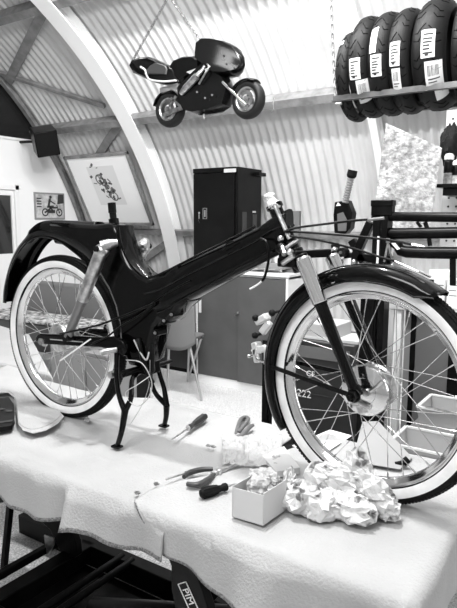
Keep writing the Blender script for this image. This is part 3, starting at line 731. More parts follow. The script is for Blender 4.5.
# ================================================================== BACK BENCH (behind the front wheel)
def tubbox(c0, c1, z, h, lb):
    # open tub: corners on z
    t = thing('storage_tub', lb, 'tub', V(((c0[0]+c1[0])/2, (c0[1]+c1[1])/2, z)))
    x0, y0 = c0; x1, y1 = c1; e = .012; m = MB(); w = .003
    lo = [V((x0+e, y0+e, z)), V((x1-e, y0+e, z)), V((x1-e, y1-e, z)), V((x0+e, y1-e, z))]; hi = [V((x0, y0, z+h)), V((x1, y0, z+h)), V((x1, y1, z+h)), V((x0, y1, z+h))]
    li = [p+(V(((x0+x1)/2, (y0+y1)/2, z))-p).normalized()*w*1.4+V((0, 0, w)) for p in lo]; hi2 = [V((p.x+(w if p.x == x0 else -w), p.y+(w if p.y == y0 else -w), p.z)) for p in hi]
    m.add(lo+hi+li+hi2, [(0, 3, 2, 1)]+[(i, (i+1) % 4, 4+(i+1) % 4, 4+i) for i in range(4)]+[(4+i, 4+(i+1) % 4, 12+(i+1) % 4, 12+i) for i in range(4)]+[(12+i, 12+(i+1) % 4, 8+(i+1) % 4, 8+i) for i in range(4)]+[(8, 9, 10, 11)])
    m.build('tub_body', tub, t)
    m = MB(); hh = .006
    for a, b in zip(hi, hi[1:]+hi[:1]): m.bar(a-V((0, 0, hh/2)), b-V((0, 0, hh/2)), .010, hh)
    m.build('rim', M('tub_rim', .85, .35), t); return t
BZ = .66
bench = thing('low_bench', 'low grey bench standing behind the lift table beside the front wheel', 'bench', (1.25, .62, 0))
m = MB(); m.box((1.08, .40, BZ-.03), (1.75, .95, BZ)); m.build('bench_top', greyp, bench, bevel=.003)
for x in (1.12, 1.70):
    for y in (.44, .91): MB().box((x-.02, y-.02, 0), (x+.02, y+.02, BZ-.03)).build('leg', satin, bench)
a = at(396, 443, Z=BZ+.07); 
tubbox((a.x-.02, a.y-.02), (a.x+.24, a.y+.17), BZ, .075, 'translucent plastic tub seen through the lower spokes of the front wheel')
b = at(418, 425, Z=BZ+.05)
tubbox((b.x-.02, b.y+.05), (b.x+.28, b.y+.24), BZ, .105, 'taller translucent tub standing behind the open one at the right')
m = MB(); p = at(403, 463, Z=TZ+.02); m.cyl(p+V((0, .0, .0)), p+V((.012, .01, .012)), .011, n=16); m.cyl(p+V((-.02, -.01, -.006)), p, .008, n=12)
tag(m.build('rubber_bung', rubber), 'small black rubber bung lying behind the lower rim', 'bung')
m = MB(); a, b_ = at(426, 407, Z=.83), at(457, 414, Z=.83); m.bar(a, b_+(b_-a)*.6, .008, .004); tag(m.build('spanner', dullchrome), 'long steel spanner lying across the taller tub', 'spanner')

# right hand cabinet
cz = 1.06; cab2 = thing('cabinet', 'grey fronted cabinet with black edging at the far right behind the front wheel', 'cabinet', (1.25, 1.6, 0))
yF = 1.15
L0 = at(385, 320, Y=yF).x; L1_ = at(404, 320, Y=yF).x; L2 = at(411, 330, Y=yF).x; L3 = at(416, 330, Y=yF).x; L4 = at(450, 330, Y=yF).x
m = MB(); m.box((L1_, yF+.02, .05), (2.1, yF+.5, cz)); m.build('body', mgrey, cab2)
m = MB(); m.box((L3, yF, .08), (L4, yF+.018, cz-.02)); m.build('door', M('door_grey', .13, .45), cab2, bevel=.002)
m = MB(); m.box((L2, yF-.004, .05), (L3, yF+.019, cz)); m.box((L4, yF-.004, .05), (L4+.04, yF+.019, cz)); m.build('edging', satin, cab2)
m = MB(); m.box((L4+.045, yF, .08), (2.08, yF+.018, cz-.02)); m.build('door', M('door_grey', .13, .45), cab2, bevel=.002)
m = MB(); m.box((L0, yF-.03, cz), (2.12, yF+.52, cz+.03)); m.build('worktop', M('worktop_light', .6, .5), cab2, bevel=.003)
xa, xb = at(386, 320, Y=yF-.01).x, at(396, 320, Y=yF-.01).x
m = MB(); m.box((xb, yF-.02, .05), (L1_-.006, yF+.018, cz-.002)); tag(m.build('board', paper), 'narrow white board leaning upright against the grey cabinet side', 'board')
m = MB(); m.box((xa, yF-.03, .05), (xb-.006, yF-.012, cz-.002)); tag(m.build('board', lgrey), 'narrow grey board standing beside the white board', 'board')
# things on the right worktop
wz = cz+.03
def jar(px, r, h, Y, z0, lb):
    c = at(px, 290, Y=Y); t = thing('tin', lb, 'tin', (c.x, Y, z0))
    MB().lathe([(0, 0), (0, r*.94), (.003, r), (h*.55, r), (h*.55, r*.985)], (c.x, Y, z0), (0, 0, 1), 32).build('tin_body', satin, t)
    MB().lathe([(h*.55, r*.985), (h*.56, r*1.03), (h*.85, r*1.05), (h, r*.9), (h, 0)], (c.x, Y, z0), (0, 0, 1), 32).build('lid', paper, t)
for px0, px1, Y, lb in ((433.5, 444.5, 1.18, 'white label carton standing on the worktop behind the fender tip'), (447, 459, 1.19, 'white printed carton at the right edge of the worktop')):
    a, b_ = at(px0, 290, Y=Y), at(px1, 290, Y=Y); zt1 = at(px0, 279, Y=Y).z
    m = MB(); m.box((a.x, Y, wz), (b_.x, Y+.06, zt1), 0)
    o = m.build('small_box', paper, bevel=.001); tag(o, lb, 'box')
    m = MB()
    for k, (f0, f1) in enumerate(((.25, .9), (.15, .75), (.2, .85))): zz = wz+(zt1-wz)*(.75-.2*k); m.box((a.x+(b_.x-a.x)*f0, Y-.0006, zz), (a.x+(b_.x-a.x)*f1, Y, zz+.003))
    m.build('print', ink, o)
m = MB(); a = at(430, 277, Y=1.3); b_ = at(452, 277, Y=1.3); rr = (b_.x-a.x)/2
t = thing('tin', 'round tin with a white lid behind the small cartons', 'tin', ((a.x+b_.x)/2, 1.3, wz)); zc1 = at(440, 279, Y=1.3).z; zc2 = at(440, 270, Y=1.3).z
MB().lathe([(0, 0), (0, rr), (zc1-wz, rr)], ((a.x+b_.x)/2, 1.3, wz), (0, 0, 1), 32).build('tin_body', satin, t)
MB().lathe([(zc1-wz, rr), (zc1-wz+.002, rr*1.05), (zc2-wz-.002, rr*1.05), (zc2-wz, rr), (zc2-wz, 0)], ((a.x+b_.x)/2, 1.3, wz), (0, 0, 1), 32).build('lid', paper, t)

# ---- tyre fitting machine on its own column
MY = .75
tc = thing('tyre_machine', 'black tyre fitting machine with arms and ribbed lever behind the front fender', 'machine', (.97, MY, 0))
def q(x, y, Y=MY): return at(x, y, Y=Y)
m = MB(); a, b_ = q(373, 201), q(396, 216); m.box((a.x, MY-.02, b_.z), (b_.x-.01, MY+.02, a.z)); m.build('head_block', satin, tc, bevel=.004)
m = MB(); m.box((a.x-.002, MY-.022, b_.z+.035), (b_.x-.008, MY+.022, a.z+.003)); m.build('head_cap', satin, tc, bevel=.004)
a, b_ = q(376, 216), q(388, 350)
m = MB(); m.box((a.x, MY-.03, 0), (a.x+(q(381, 250).x-a.x), MY+.03, a.z)); m.box((q(383, 250).x, MY-.03, 0), (q(389, 250).x, MY+.03, a.z)); m.build('column', satin, tc)
m = MB(); m.box((q(380, 250).x, MY-.035, q(380, 290).z), (q(382, 250).x, MY-.031, q(380, 236).z)); m.build('scale_strip', paper, tc)
m = MB(); m.box((.87, MY-.12, 0), (1.06, MY+.15, .06)); m.build('foot', satin, tc, bevel=.005)
m = MB(); m.box((q(364, 300).x, MY-.04, .05), (q(377, 300).x, MY+.04, q(364, 262).z)); m.build('column', satin, tc, bevel=.004)
m = MB(); m.tube([q(372, 218), q(384, 218), q(392, 216.5), q(470, 217.5)], [.010, .012, .018, .018], 14); m.build('arm', satin, tc)
m = MB(); m.tube([q(384, 233), q(400, 233.5), q(470, 232.5)], [.02, .021, .021], 14); m.build('arm', satin, tc)
m = MB(); m.tube([q(389, 240), q(398, 246), q(407, 252), q(470, 253)], [.014, .018, .022, .022], 14, cr=3); m.build('arm', satin, tc)
m = MB(); m.bar(q(453, 253), q(453, 285), .02, .014, up=(0, 1, 0)); m.build('drop_bracket', satin, tc)
m = MB(); m.tube([q(425, 222), q(428, 232), q(430, 246)], .008, 8, cr=3); m.tube([q(417, 222), q(421, 227)], .006, 8); m.build('hose', rubber, tc)
m = MB(); m.bar(q(352, 264), q(371, 222), .03, .035, up=(0, 1, 0)); m.bar(q(352, 240), q(364, 262), .03, .03, up=(0, 1, 0)); m.bar(q(345, 256), q(392, 260), .03, .03, up=(0, 1, 0)); m.build('linkage', satin, tc, bevel=.003)
m = MB(); m.poly([q(*p) for p in [(334.5, 202), (347, 200), (352, 213), (350, 228), (345, 234), (334, 233), (333, 215)]], (0, .05, 0)); hz = m.build('lever_housing', satin, tc, bevel=.004)
m = MB(); m.poly([q(*p, Y=MY-.003) for p in [(336, 206), (341, 205.5), (338, 202.2)]], (0, .001, 0)); m.build('warning_triangle', paper, hz)
m = MB(); m.poly([q(*p, Y=MY-.003) for p in [(337, 214), (343, 212), (347, 220), (346, 231), (338, 231)]], (0, .002, 0)); m.build('recess_plate', greyp, hz)
m = MB(); a, b_ = q(345, 203), q(351, 178); d = (b_-a).normalized(); L_ = (b_-a).length
pr = []
for k in range(10): t_ = k/10*L_; rr = .0135; pr += [(t_, rr*.72), (t_+L_/40, rr), (t_+L_/14, rr), (t_+L_/11, rr*.72)]
m.lathe([(0, 0)]+pr+[(L_, .012), (L_, 0)], a, d, 20); lg = m.build('lever_grip', M('grip_grey', .25, .5), tc, ang=30)
m = MB(); m.cyl(b_, b_+d*.008, .014, .019, n=20); m.cyl(b_+d*.008, b_+d*.03, .019, .0185, n=20); m.build('grip_cap', rubber, lg)
m = MB(); m.cyl(q(345.5, 252)-V((0, .045, 0)), q(345.5, 252), .018, n=22); m.cyl(q(337, 246)-V((0, .03, 0)), q(337, 246), .013, n=16); m.build('roller', rubber, tc)
m = MB(); m.cyl(q(345.5, 252)-V((0, .052, 0)), q(345.5, 252)-V((0, .04, 0)), .006, n=12); m.build('axle_pin', dullchrome, tc)
for bb in ((335, 250, .013), (341, 262, .010), (354, 262, .012)): m = MB(); m.ball(q(bb[0], bb[1], MY-.03), bb[2]); m.build('ball_fitting', dullchrome, tc)
m = MB(); m.cyl(q(330, 258, MY-.03), q(336, 264, MY-.03), .008); m.build('pin', dullchrome, tc)
m = MB(); m.poly([q(*p, Y=MY-.02) for p in [(338, 259), (351, 258), (350, 272), (337, 273)]], (0, .004, 0)); lb_ = m.build('label_plate', paper, tc)
m = MB(); 
for k in range(4): m.poly([q(*p, Y=MY-.0215) for p in [(341+2*k, 268), (342+2*k, 268), (342+2*k, 266-(k == 2)*2), (341+2*k, 266)]], (0, .001, 0))
m.build('print', ink, lb_)
m = MB(); m.bar(q(388, 238, MY-.05), q(388, 243, MY-.05), .012, .012, up=(0, 1, 0)); m.bar(q(388, 243, MY-.05), q(384, 262, MY-.05), .006, .006, up=(0, 1, 0)); m.bar(q(388, 243, MY-.05), q(393, 262, MY-.05), .006, .006, up=(0, 1, 0)); m.build('spring_clip', dullchrome, tc)
m = MB(); m.poly([q(*p, Y=MY+.1) for p in [(393, 252), (402, 252), (402, 272), (393, 272)]], (0, .003, 0)); tag(m.build('notice', paper), 'small white notice hanging below the machine arms', 'notice')
m = MB(); m.poly([q(*p, Y=MY-.03) for p in [(391, 243), (395, 243), (400, 249), (397, 250)]], (0, .003, 0)); m.build('label_plate', paper, tc)

# ---- black equipment cabinet with the CE mark and numbers
EY = .80
a, b_ = at(284, 337, Y=EY), at(352, 430, Y=EY)
eq = thing('power_unit', 'black equipment cabinet with white CE mark seen through the front spokes', 'machine', ((a.x+b_.x)/2, EY+.15, 0))
m = MB(); m.box((a.x, EY, .03), (b_.x, EY+.30, a.z)); m.build('case', M('case_black', .02, .45), eq, bevel=.006)
m = MB()
for y in (366, 392): zz = at(300, y, Y=EY).z; m.box((a.x, EY-.002, zz-.002), (b_.x, EY, zz+.002))
m.build('panel_groove', ink, eq)
m = MB(); z1 = at(300, 345, Y=EY).z; m.box((a.x+.02, EY-.004, z1-.05), (b_.x-.02, EY, z1)); m.build('vent_panel', mgrey if 0 else greyp, eq)
text('CE', .034, paper, eq, 'lettering', at(310.5, 374, Y=EY-.001), (1, 0, 0), (0, 0, 1))
text('222', .046, paper, eq, 'lettering', at(304, 394, Y=EY-.001), (1, 0, 0), (0, 0, 1))
m = MB()
for x in (a.x+.04, b_.x-.04): m.cyl((x, EY+.05, 0), (x, EY+.05, .03), .02)
m.build('foot', rubber, eq)
a2, b2 = at(300, 322, Y=EY+.03), at(336, 337, Y=EY+.03)
m = MB(); m.box((a2.x, EY+.03, a.z+.001), (b2.x, EY+.2, a2.z)); o = tag(m.build('metal_case', M('pale_case', .45, .4), bevel=.004), 'pale grey metal case sitting on the black equipment cabinet', 'case')
m = MB(); m.box((a2.x-.004, EY+.026, a.z+.001), (b2.x+.1, EY+.2, a.z+.012)); m.build('tray', M('tray_white', .6, .4), o)

# ---- clamp stand with silver clamps and black knobs
CY = .78
cst = thing('clamp_stand', 'silver clamp fixture with black knobs on a post left of the front fender', 'clamp', (at(266, 400, Y=CY).x, CY, 0))
def c_(x, y, Y=CY): return at(x, y, Y=Y)
m = MB(); p = c_(266, 340); m.box((p.x-.012, CY-.01, .02), (p.x+.014, CY+.015, p.z)); m.box((p.x-.01, CY+.0, .02), (p.x+.025, CY+.02, c_(266, 400).z)); m.build('post', satin, cst)
m = MB(); m.box((p.x-.08, CY-.1, 0), (p.x+.03, CY+.1, .02)); m.build('foot', satin, cst)
alu = M('cast_aluminium', .72, .35, .5, bump=.2)
for pts in ([(257, 322), (268, 316)], [(262, 333), (270, 322)], [(254, 352), (268, 347)], [(256, 342), (259, 362)], [(268, 345), (268, 365)]):
    m = MB(); m.bar(c_(*pts[0]), c_(*pts[1]), .045 if pts[0][0] < 260 else .03, .032, up=(0, 0, 1)); m.build('clamp_body', alu, cst, bevel=.006)
for pt in ((255.5, 318), (255, 335.5), (272, 313)):
    m = MB(); m.ball(c_(*pt, Y=CY-.02), .0155, 1, 1, 1); m.cyl(c_(*pt, Y=CY-.02), c_(pt[0]+8, pt[1]-2, Y=CY), .006); m.build('knob', rubber, cst)
m = MB(); m.cyl(c_(249, 356), c_(262, 353), .007, n=10); m.ball(c_(249, 356), .009); m.tube([c_(257, 345, CY-.02), c_(256, 358, CY-.02), c_(264, 362, CY-.02)], .006, 8, cr=3); m.build('spindle', chrome, cst)

# ================================================================== BACK CABINETS
def cupboard():
    x0, x1 = at(195, 340, Y=2.70).x, at(287, 340, Y=2.70).x
    t = thing('cupboard', 'low white cupboard with dark grey sliding doors below the black locker', 'cupboard', ((x0+x1)/2, 2.95, 0)); H = 1.0
    m = MB(); e = .02
    m.box((x0, 2.72, 0), (x0+e, 3.15, H)); m.box((x1-e, 2.70, 0), (x1, 3.15, H)); m.box((x0, 2.72, H-e), (x1, 3.15, H)); m.box((x0, 2.72, 0), (x1, 3.13, .075)); m.box((x0, 3.13, 0), (x1, 3.15, H))
    m.build('carcass', white, t, bevel=.001)
    m = MB(); m.box((x0-.01, 2.69, H), (x1+.01, 3.16, H+.022)); m.build('worktop', white, t, bevel=.002)
    xm = at(239, 340, Y=2.7).x
    m = MB(); m.box((x0+e+.003, 2.712, .078), (xm+.02, 2.728, H-e-.004)); d1 = m.build('door', doorg, t, bevel=.001)
    m = MB(); m.box((xm-.01, 2.690, .078), (x1-e-.003, 2.706, H-e-.004)); d2 = m.build('door', doorg, t, bevel=.001)
    p = at(199.3, 306, Y=2.70); m = MB(); m.box((p.x-.014, 2.7085, p.z-.06), (p.x+.014, 2.712, p.z+.06)); m.build('handle', M('handle_pale', .7, .4), d1, bevel=.001)
    p = at(238.5, 313, Y=2.69); m = MB(); m.cyl((p.x, 2.69, p.z), (p.x, 2.677, p.z), .011, n=14); m.bar((p.x, 2.674, p.z), (p.x-.03, 2.674, p.z-.02), .004, .012); m.build('lock', dullchrome, d2)
    m = MB(); m.box((x0+e, 2.735, .075), (x1-e, 3.12, H-e)); m.build('interior', doorg, t)
cupboard()
def cupboard2():  # neighbouring dark unit to the left
    x1 = at(194, 340, Y=2.74).x; x0 = x1-1.0
    t = thing('cupboard', 'low dark cupboard behind the grey chair, left of the white cupboard', 'cupboard', ((x0+x1)/2, 2.98, 0))
    zt1 = .42
    MB().box((x0, 2.90, .04), (x1-.01, 3.15, zt1)).build('carcass', M('cupboard_dark', .03, .5), t, bevel=.003)
    MB().box((x0-.01, 2.88, zt1), (x1-.01, 3.16, zt1+.02)).build('worktop', M('cupboard_top', .07, .5), t, bevel=.003)
    MB().box((x0+.02, 2.92, 0), (x1-.03, 3.1, .04)).build('plinth', satin, t)
cupboard2()
# black locker on the cupboard
lx0, lx1 = at(193, 200, Y=2.75).x, at(237, 200, Y=2.75).x; lz0, lz1 = 1.0225, at(200, 168.5, Y=2.75).z
t = thing('locker', 'tall black steel locker standing on the white cupboard', 'locker', ((lx0+lx1)/2, 2.97, lz0)); ly1 = 3.15
MB().box((lx0, 2.765, lz0), (lx1, ly1, lz1)).build('locker_body', lockerm, t, bevel=.004)
d1 = MB().box((lx0+.004, 2.75, lz0+.01), (lx1-.03, 2.764, lz1-.045)).build('door', lockerm, t, bevel=.003)
m = MB(); m.box((lx0, 2.748, lz1-.04), (lx1-.012, 2.765, lz1)); m.build('top_rail', lockerm, t, bevel=.005)
p0, p1 = at(224, 169, Y=2.747), at(236, 172, Y=2.747); m = MB(); m.box((p0.x, 2.745, p1.z), (p1.x, 2.748, p0.z)); m.build('nameplate', lgrey, t)
p = at(205, 213.5, Y=2.75); m = MB(); s1, s2 = .014, .045; 
for sx in (-1, 1): m.box((p.x+sx*s1*1.4-.002, 2.746, p.z-s2), (p.x+sx*s1*1.4+.002, 2.75, p.z+s2))
for sz in (-1, 1): m.box((p.x-s1*1.4, 2.746, p.z+sz*s2-.002), (p.x+s1*1.4, 2.75, p.z+sz*s2+.002))
m.box((p.x-.006, 2.744, p.z-.03), (p.x+.006, 2.75, p.z+.03)); m.build('latch_plate', dullchrome if 0 else mgrey, d1)
p = at(199.5, 213, Y=2.74); m = MB(); m.cyl((p.x, 2.75, p.z), (p.x, 2.735, p.z), .009, n=14); m.bar((p.x, 2.734, p.z), (p.x, 2.734, p.z-.05), .006, .003, up=(0, 1, 0)); m.tube([(p.x, 2.734, p.z-.04), (p.x-.006, 2.733, p.z-.06), (p.x+.004, 2.733, p.z-.08)], .0015, 6); m.build('key', chrome, d1)
m = MB(); m.box((lx1, ly1-.12, lz1-.06), (lx1+.045, ly1-.0, lz1-.03)); m.build('bracket', lockerm, t)
m = MB()
for yy, z0, z1 in ((2.83, 1.25, 1.52), (3.0, 1.3, 1.5)): m.box((lx1, yy, z0), (lx1+.003, yy+.07, z1))
m.build('vent_panel', M('vent_dark', .03, .5), t)
m = MB(); m.box((lx1, 3.0, 1.515), (lx1+.004, 3.05, 1.53)); m.build('sticker', lgrey, t)
# tray and jars on the cupboard worktop
wz2 = 1.0225
def cw(x, Y): return at(x, 262, Y=Y).x
t = thing('tray', 'flat grey tray with chrome rails on the white worktop behind the spar', 'tray', (cw(268, 2.85), 2.85, wz2))
xa, xb = cw(251, 2.85), cw(286, 2.85)
MB().box((xa, 2.78, wz2+.03), (xb, 2.98, wz2+.075)).build('tray_body', mgrey, t, bevel=.004)
m = MB(); 
for x in (xa+.02, xb-.02, (xa+xb)/2): m.cyl((x, 2.80, wz2), (x, 2.80, wz2+.03), .012)
m.cyl((xa, 2.77, wz2+.03), (xb, 2.77, wz2+.03), .005); m.build('rail', dullchrome, t)
for x, lb in ((269, 'white cup standing on the grey tray, nearer the locker'), (279, 'white cup standing on the grey tray, nearer the fork')):
    m = MB(); X = cw(x, 2.88); m.lathe([(0, 0), (0, .025), (.03, .034), (.065, .036), (.066, .032), (.01, .024), (.01, 0)], (X, 2.86, wz2+.076), (0, 0, 1), 24); tag(m.build('cup', paper), lb, 'cup')
t = thing('bracket_post', 'short black upright bracket standing behind the steering head', 'bracket', (cw(297, 2.9), 2.9, wz2))
xa, xb = at(293, 220, Y=2.95).x, at(300, 220, Y=2.95).x
MB().box((xa, 2.93, wz2), (xb, 2.97, at(296, 211, Y=2.95).z)).build('upright', greyp, t)
MB().box((xa-.06, 2.88, wz2), (xb+.0, 3.05, wz2+.02)).build('foot', greyp, t)

# ---- chair
ch = thing('chair', 'grey upholstered chair with slim metal legs standing before the cupboards', 'chair', (-1.3, 2.45, 0))
x0, x1 = at(160, 320, Y=2.3).x-.04, at(196.5, 320, Y=2.3).x
m = MB()
zt1 = .92; zb = .39; rg = []
def chairback(u, v):
    w = (x1-x0)/2; s_ = -1+2*u; taper = 1-.12*(1-v)**2
    zlow = zb+.07*abs(s_)**3; z = zlow+(zt1-zlow)*v
    return V(((x0+x1)/2+w*s_*taper, 2.32-.05*(1-s_*s_)-.06*v, z))
m.grid(chairback, 20, 14); m.build('backrest', chairm, ch, solid=.03, ang=60)
m = MB(); m.box((x0+.05, 2.33, .44), (x1-.16, 2.64, .48)); m.build('seat', chairm, ch, bevel=.02)
lm = M('leg_metal', .5, .35, .7)
for tp, bt in ((at(190, 347, Y=2.32), at(201.5, 401, Z=0)), (V((x1-.18, 2.60, .43)), at(187.5, 381, Z=0)), (V((x0+.10, 2.34, .43)), at(167.5, 391, Z=0)), (V((x0+.12, 2.60, .43)), V((x0+.05, 2.66, 0)))):
    m = MB(); m.cyl(tp, bt+V((0, 0, .002)), .013, .009, n=12); m.build('leg', lm, ch)

# ---- seating / boxes seen behind the rear wheel
sy = 1.9
sb = thing('settee', 'grey settee seen behind the spokes of the rear wheel', 'settee', (-2.6, sy+.35, 0))
xl = -3.55; xr = at(108, 300, Y=sy).x
zb_ = at(30, 281, Y=sy+.5).z; zs_ = at(60, 324, Y=sy).z
MB().box((xl, sy+.5, .1), (xr, sy+.62, zb_)).build('backrest', M('settee_grey', .16, .9, bump=.2), sb, bevel=.02)
MB().box((xl, sy, .36), (xr, sy+.52, zs_-.03)).build('seat', M('settee_seat', .08, .9, bump=.2), sb, bevel=.02)
m = MB()
for x in (xl+.05, xr-.05):
    for y in (sy+.05, sy+.55): m.cyl((x, y, 0), (x, y, .37), .02)
m.build('leg', satin, sb)
m = MB(); m.grid(lambda u, v: V((xl+.1+(xr-xl-.15)*u, sy-.015+.40*v, zs_-.028+.012*abs(N(u*9, v*6))+(.008))), 40, 12)
tag(m.build('throw_blanket', M('patterned_throw', .4, .9, var=.85, vscale=22, g2=.7), solid=.02), 'crumpled patterned throw lying along the grey settee seat', 'throw')
def crate(pxs, Y, d, mat, lb, base=0):
    a, b_ = at(pxs[0], pxs[1], Y=Y), at(pxs[2], pxs[3], Y=Y); t = thing('storage_box', lb, 'box', ((a.x+b_.x)/2, Y+d/2, base))
    MB().box((a.x, Y, base), (b_.x, Y+d, a.z-.02)).build('box_body', mat, t, bevel=.004)
    MB().box((a.x-.008, Y-.008, a.z-.02), (b_.x+.008, Y+d+.008, a.z)).build('lid', mat, t, bevel=.003)
crate((50, 340, 84, 345), 1.45, .3, M('box_grey', .33, .6), 'grey storage box on the floor seen through the left spokes of the back wheel')
crate((86, 352, 106, 360), 1.35, .3, M('box_grey2', .26, .6), 'smaller grey storage box right of the other seen through the back wheel')
crate((109, 345, 128, 360), 1.80, .25, satin, 'black storage box on the floor behind the centre stand')

# ================================================================== WALL THINGS
# loudspeaker
sp = at(45, 141, X=GX+.42); t = thing('loudspeaker', 'black cube loudspeaker mounted in the corner under the roof', 'loudspeaker', sp-V((0, 0, .14)))
Rz = Matrix.Rotation(math.radians(-28), 3, 'Z') @ Matrix.Rotation(math.radians(22), 3, 'Y') @ Matrix.Rotation(math.radians(12), 3, 'X')
s_ = .115
MB().box(sp-V((s_, s_, s_*1.1)), sp+V((s_, s_, s_*1.1)), R=Rz).build('cabinet', lockerm, t, bevel=.008)
g = sp+Rz @ V((s_, 0, 0)); m = MB(); m.box(sp+V((s_, -s_*.88, -s_*.98)), sp+V((s_+.008, s_*.88, s_*.98)), R=Rz, c=sp); m.build('grille', rubber, t)
m = MB(); m.cyl(sp, V((GX, sp.y+.02, sp.z+.02)), .015); m.build('bracket', satin, t)
# poster with a motorcycle picture
P = [at(x, y, X=GX+.004) for x, y in ((33.5, 192), (63.7, 192), (65, 219.5), (35, 219.5))]
y0, y1, z0, z1 = P[0].y, P[1].y, P[3].z, P[0].z
po = thing('poster', 'small dark framed picture of a motorcycle on the white end wall', 'picture', (GX, (y0+y1)/2, z0))
MB().box((GX, y0, z0), (GX+.012, y1, z1)).build('frame', mgrey, po, bevel=.002)
MB().box((GX+.012, y0+.02, z0+.02), (GX+.014, y1-.02, z1-.02)).build('print', M('print_pale', .45, .6, var=.3, vscale=20), po)
m = MB(); px_ = GX+.0145; W_ = y1-y0; H_ = z1-z0
def pc(u, v): return V((px_, y0+W_*u, z0+H_*v))
for u in (.33, .80): m.lathe([(0, .030), (.001, .030), (.001, .045), (0, .045)], pc(u, .27), (1, 0, 0), 28, closed=True); m.cyl(pc(u, .27), pc(u, .27)+V((.001, 0, 0)), .012)
for a, b_, w in (((.33, .27), (.55, .45), .02), ((.55, .45), (.74, .45), .02), ((.80, .27), (.72, .55), .012), ((.42, .30), (.66, .30), .035), ((.40, .47), (.62, .50), .022), ((.45, .5), (.50, .78), .03), ((.50, .7), (.68, .58), .014), ((.47, .48), (.60, .32), .018)):
    A_, B_ = pc(*a), pc(*b_); m.bar(A_, B_, w, .0015, up=(1, 0, 0))
m.cyl(pc(.52, .84), pc(.52, .84)+V((.001, 0, 0)), .018)
for k in range(4): m.box((px_-.0005, y0+W_*.07, z0+H_*(.45+.1*k)), (px_+.0005, y0+W_*.22, z0+H_*(.50+.1*k)))
m.poly([pc(.78, .95), pc(.96, .95), pc(.96, .62), pc(.74, .58)], (.001, 0, 0)); m.build('motorcycle_motif', ink, po)
# painting hanging on the sloping sheet
RP = VR-.10
c4 = [atv(x, y, RP) for x, y in ((64, 155), (126.5, 153), (155, 224.5), (91, 225))]
xl_, xr_ = (c4[0].x+c4[3].x)/2, (c4[1].x+c4[2].x)/2; Pt = (c4[0]+c4[1])/2; Pb = (c4[2]+c4[3])/2
up_ = V((0, Pt.y-Pb.y, Pt.z-Pb.z)); Lh = up_.length; up_.normalize(); nr = V((1, 0, 0)).cross(up_); nr = nr if nr.y < 0 else -nr
pt = thing('painting', 'large mounted ink drawing in a grey frame on the sloping sheet wall', 'picture', V(((xl_+xr_)/2, Pb.y, Pb.z)))
O_ = V((xl_, Pb.y, Pb.z)); WW = xr_-xl_
def pq(u, v, d=0): return O_+V((WW*u, 0, 0))+up_*(Lh*v)+nr*d
m = MB(); fwid = .032
m.bar(pq(0, 0)+V((fwid/2, 0, 0)), pq(0, 1)+V((fwid/2, 0, 0)), fwid, .03, up=nr); m.bar(pq(1, 0)-V((fwid/2, 0, 0)), pq(1, 1)-V((fwid/2, 0, 0)), fwid, .03, up=nr)
m.bar(pq(0, 0)+up_*fwid/2, pq(1, 0)+up_*fwid/2, .03, fwid, up=up_); m.bar(pq(0, 1)-up_*fwid/2, pq(1, 1)-up_*fwid/2, .03, fwid, up=up_)
m.build('frame', steel, pt, bevel=.003)
m = MB(); m.poly([pq(.02, .02), pq(.98, .02), pq(.98, .98), pq(.02, .98)], nr*.004)
mount_mb = m
m = MB(); m.poly([pq(.30, .30, .005), pq(.72, .30, .005), pq(.72, .84, .005), pq(.30, .84, .005)], nr*.001, mi=1); mount_mb.v += []; b0 = len(mount_mb.v)
mount_mb.v += m.v; mount_mb.f += [tuple(b0+i for i in f) for f in m.f]; mount_mb.m += m.m; m = MB(); random.seed(12)
for k in range(60):
    u = .50+random.gauss(0, .055); v = .56+random.gauss(0, .13); u += (.56-v)*.25
    a = random.uniform(0, 2*PI); L_ = random.uniform(.015, .05)
    A_ = pq(u, v, .0065+k*1e-5); dd = V((1, 0, 0))*math.cos(a)*L_+up_*math.sin(a)*L_*1.3
    m.bar(A_-dd/2, A_+dd/2, random.uniform(.008, .03), .0008, up=nr)
for r_, u, v in ((.06, .44, .66), (.055, .57, .42)): m.lathe([(0, r_*.72), (.001, r_*.72), (.001, r_), (0, r_)], pq(u, v, .0062), nr, 24, closed=True)
b0 = len(mount_mb.v); mount_mb.v += m.v; mount_mb.f += [tuple(b0+i for i in f) for f in m.f]; mount_mb.m += [2]*len(m.f)
mount_mb.build('drawing', [paper, M('sheet_pale', .7, .7), M('ink_wash', .10, .8, var=.8, vscale=30)], pt)

# ---- tyre rack
RY = 1.85; RZ = at(335, 99, Y=RY).z
rk = thing('tyre_rack', 'long steel tyre rack hung on a chain at the upper right', 'rack', (.9, RY, RZ-.06))
xL = at(333.5, 99, Y=RY).x
m = MB(); m.bar((xL, RY, RZ), (2.6, RY, RZ), .012, .035); m.bar((xL, RY-.02, RZ-.016), (2.6, RY-.02, RZ-.016), .03, .004); m.build('front_rail', M('rail_steel', .10, .4, .5, var=.4, vscale=9), rk)
YB = RY+.42
m = MB(); m.bar((xL, YB, RZ-.02), (2.6, YB, RZ-.02), .03, .035); m.build('rear_rail', M('rail_steel', .10, .4, .5), rk)
m = MB(); m.bar((xL+.02, RY, RZ-.012), (xL+.02, YB, RZ-.02), .02, .012); m.bar((2.5, RY, RZ-.012), (2.5, YB, RZ-.02), .02, .012); m.build('side_bar', steel, rk)
m = MB(); m.cyl((xL+.03, RY-.03, RZ-.035), (xL+.065, RY-.03, RZ-.035), .008); m.build('end_bolt', dullchrome, rk)
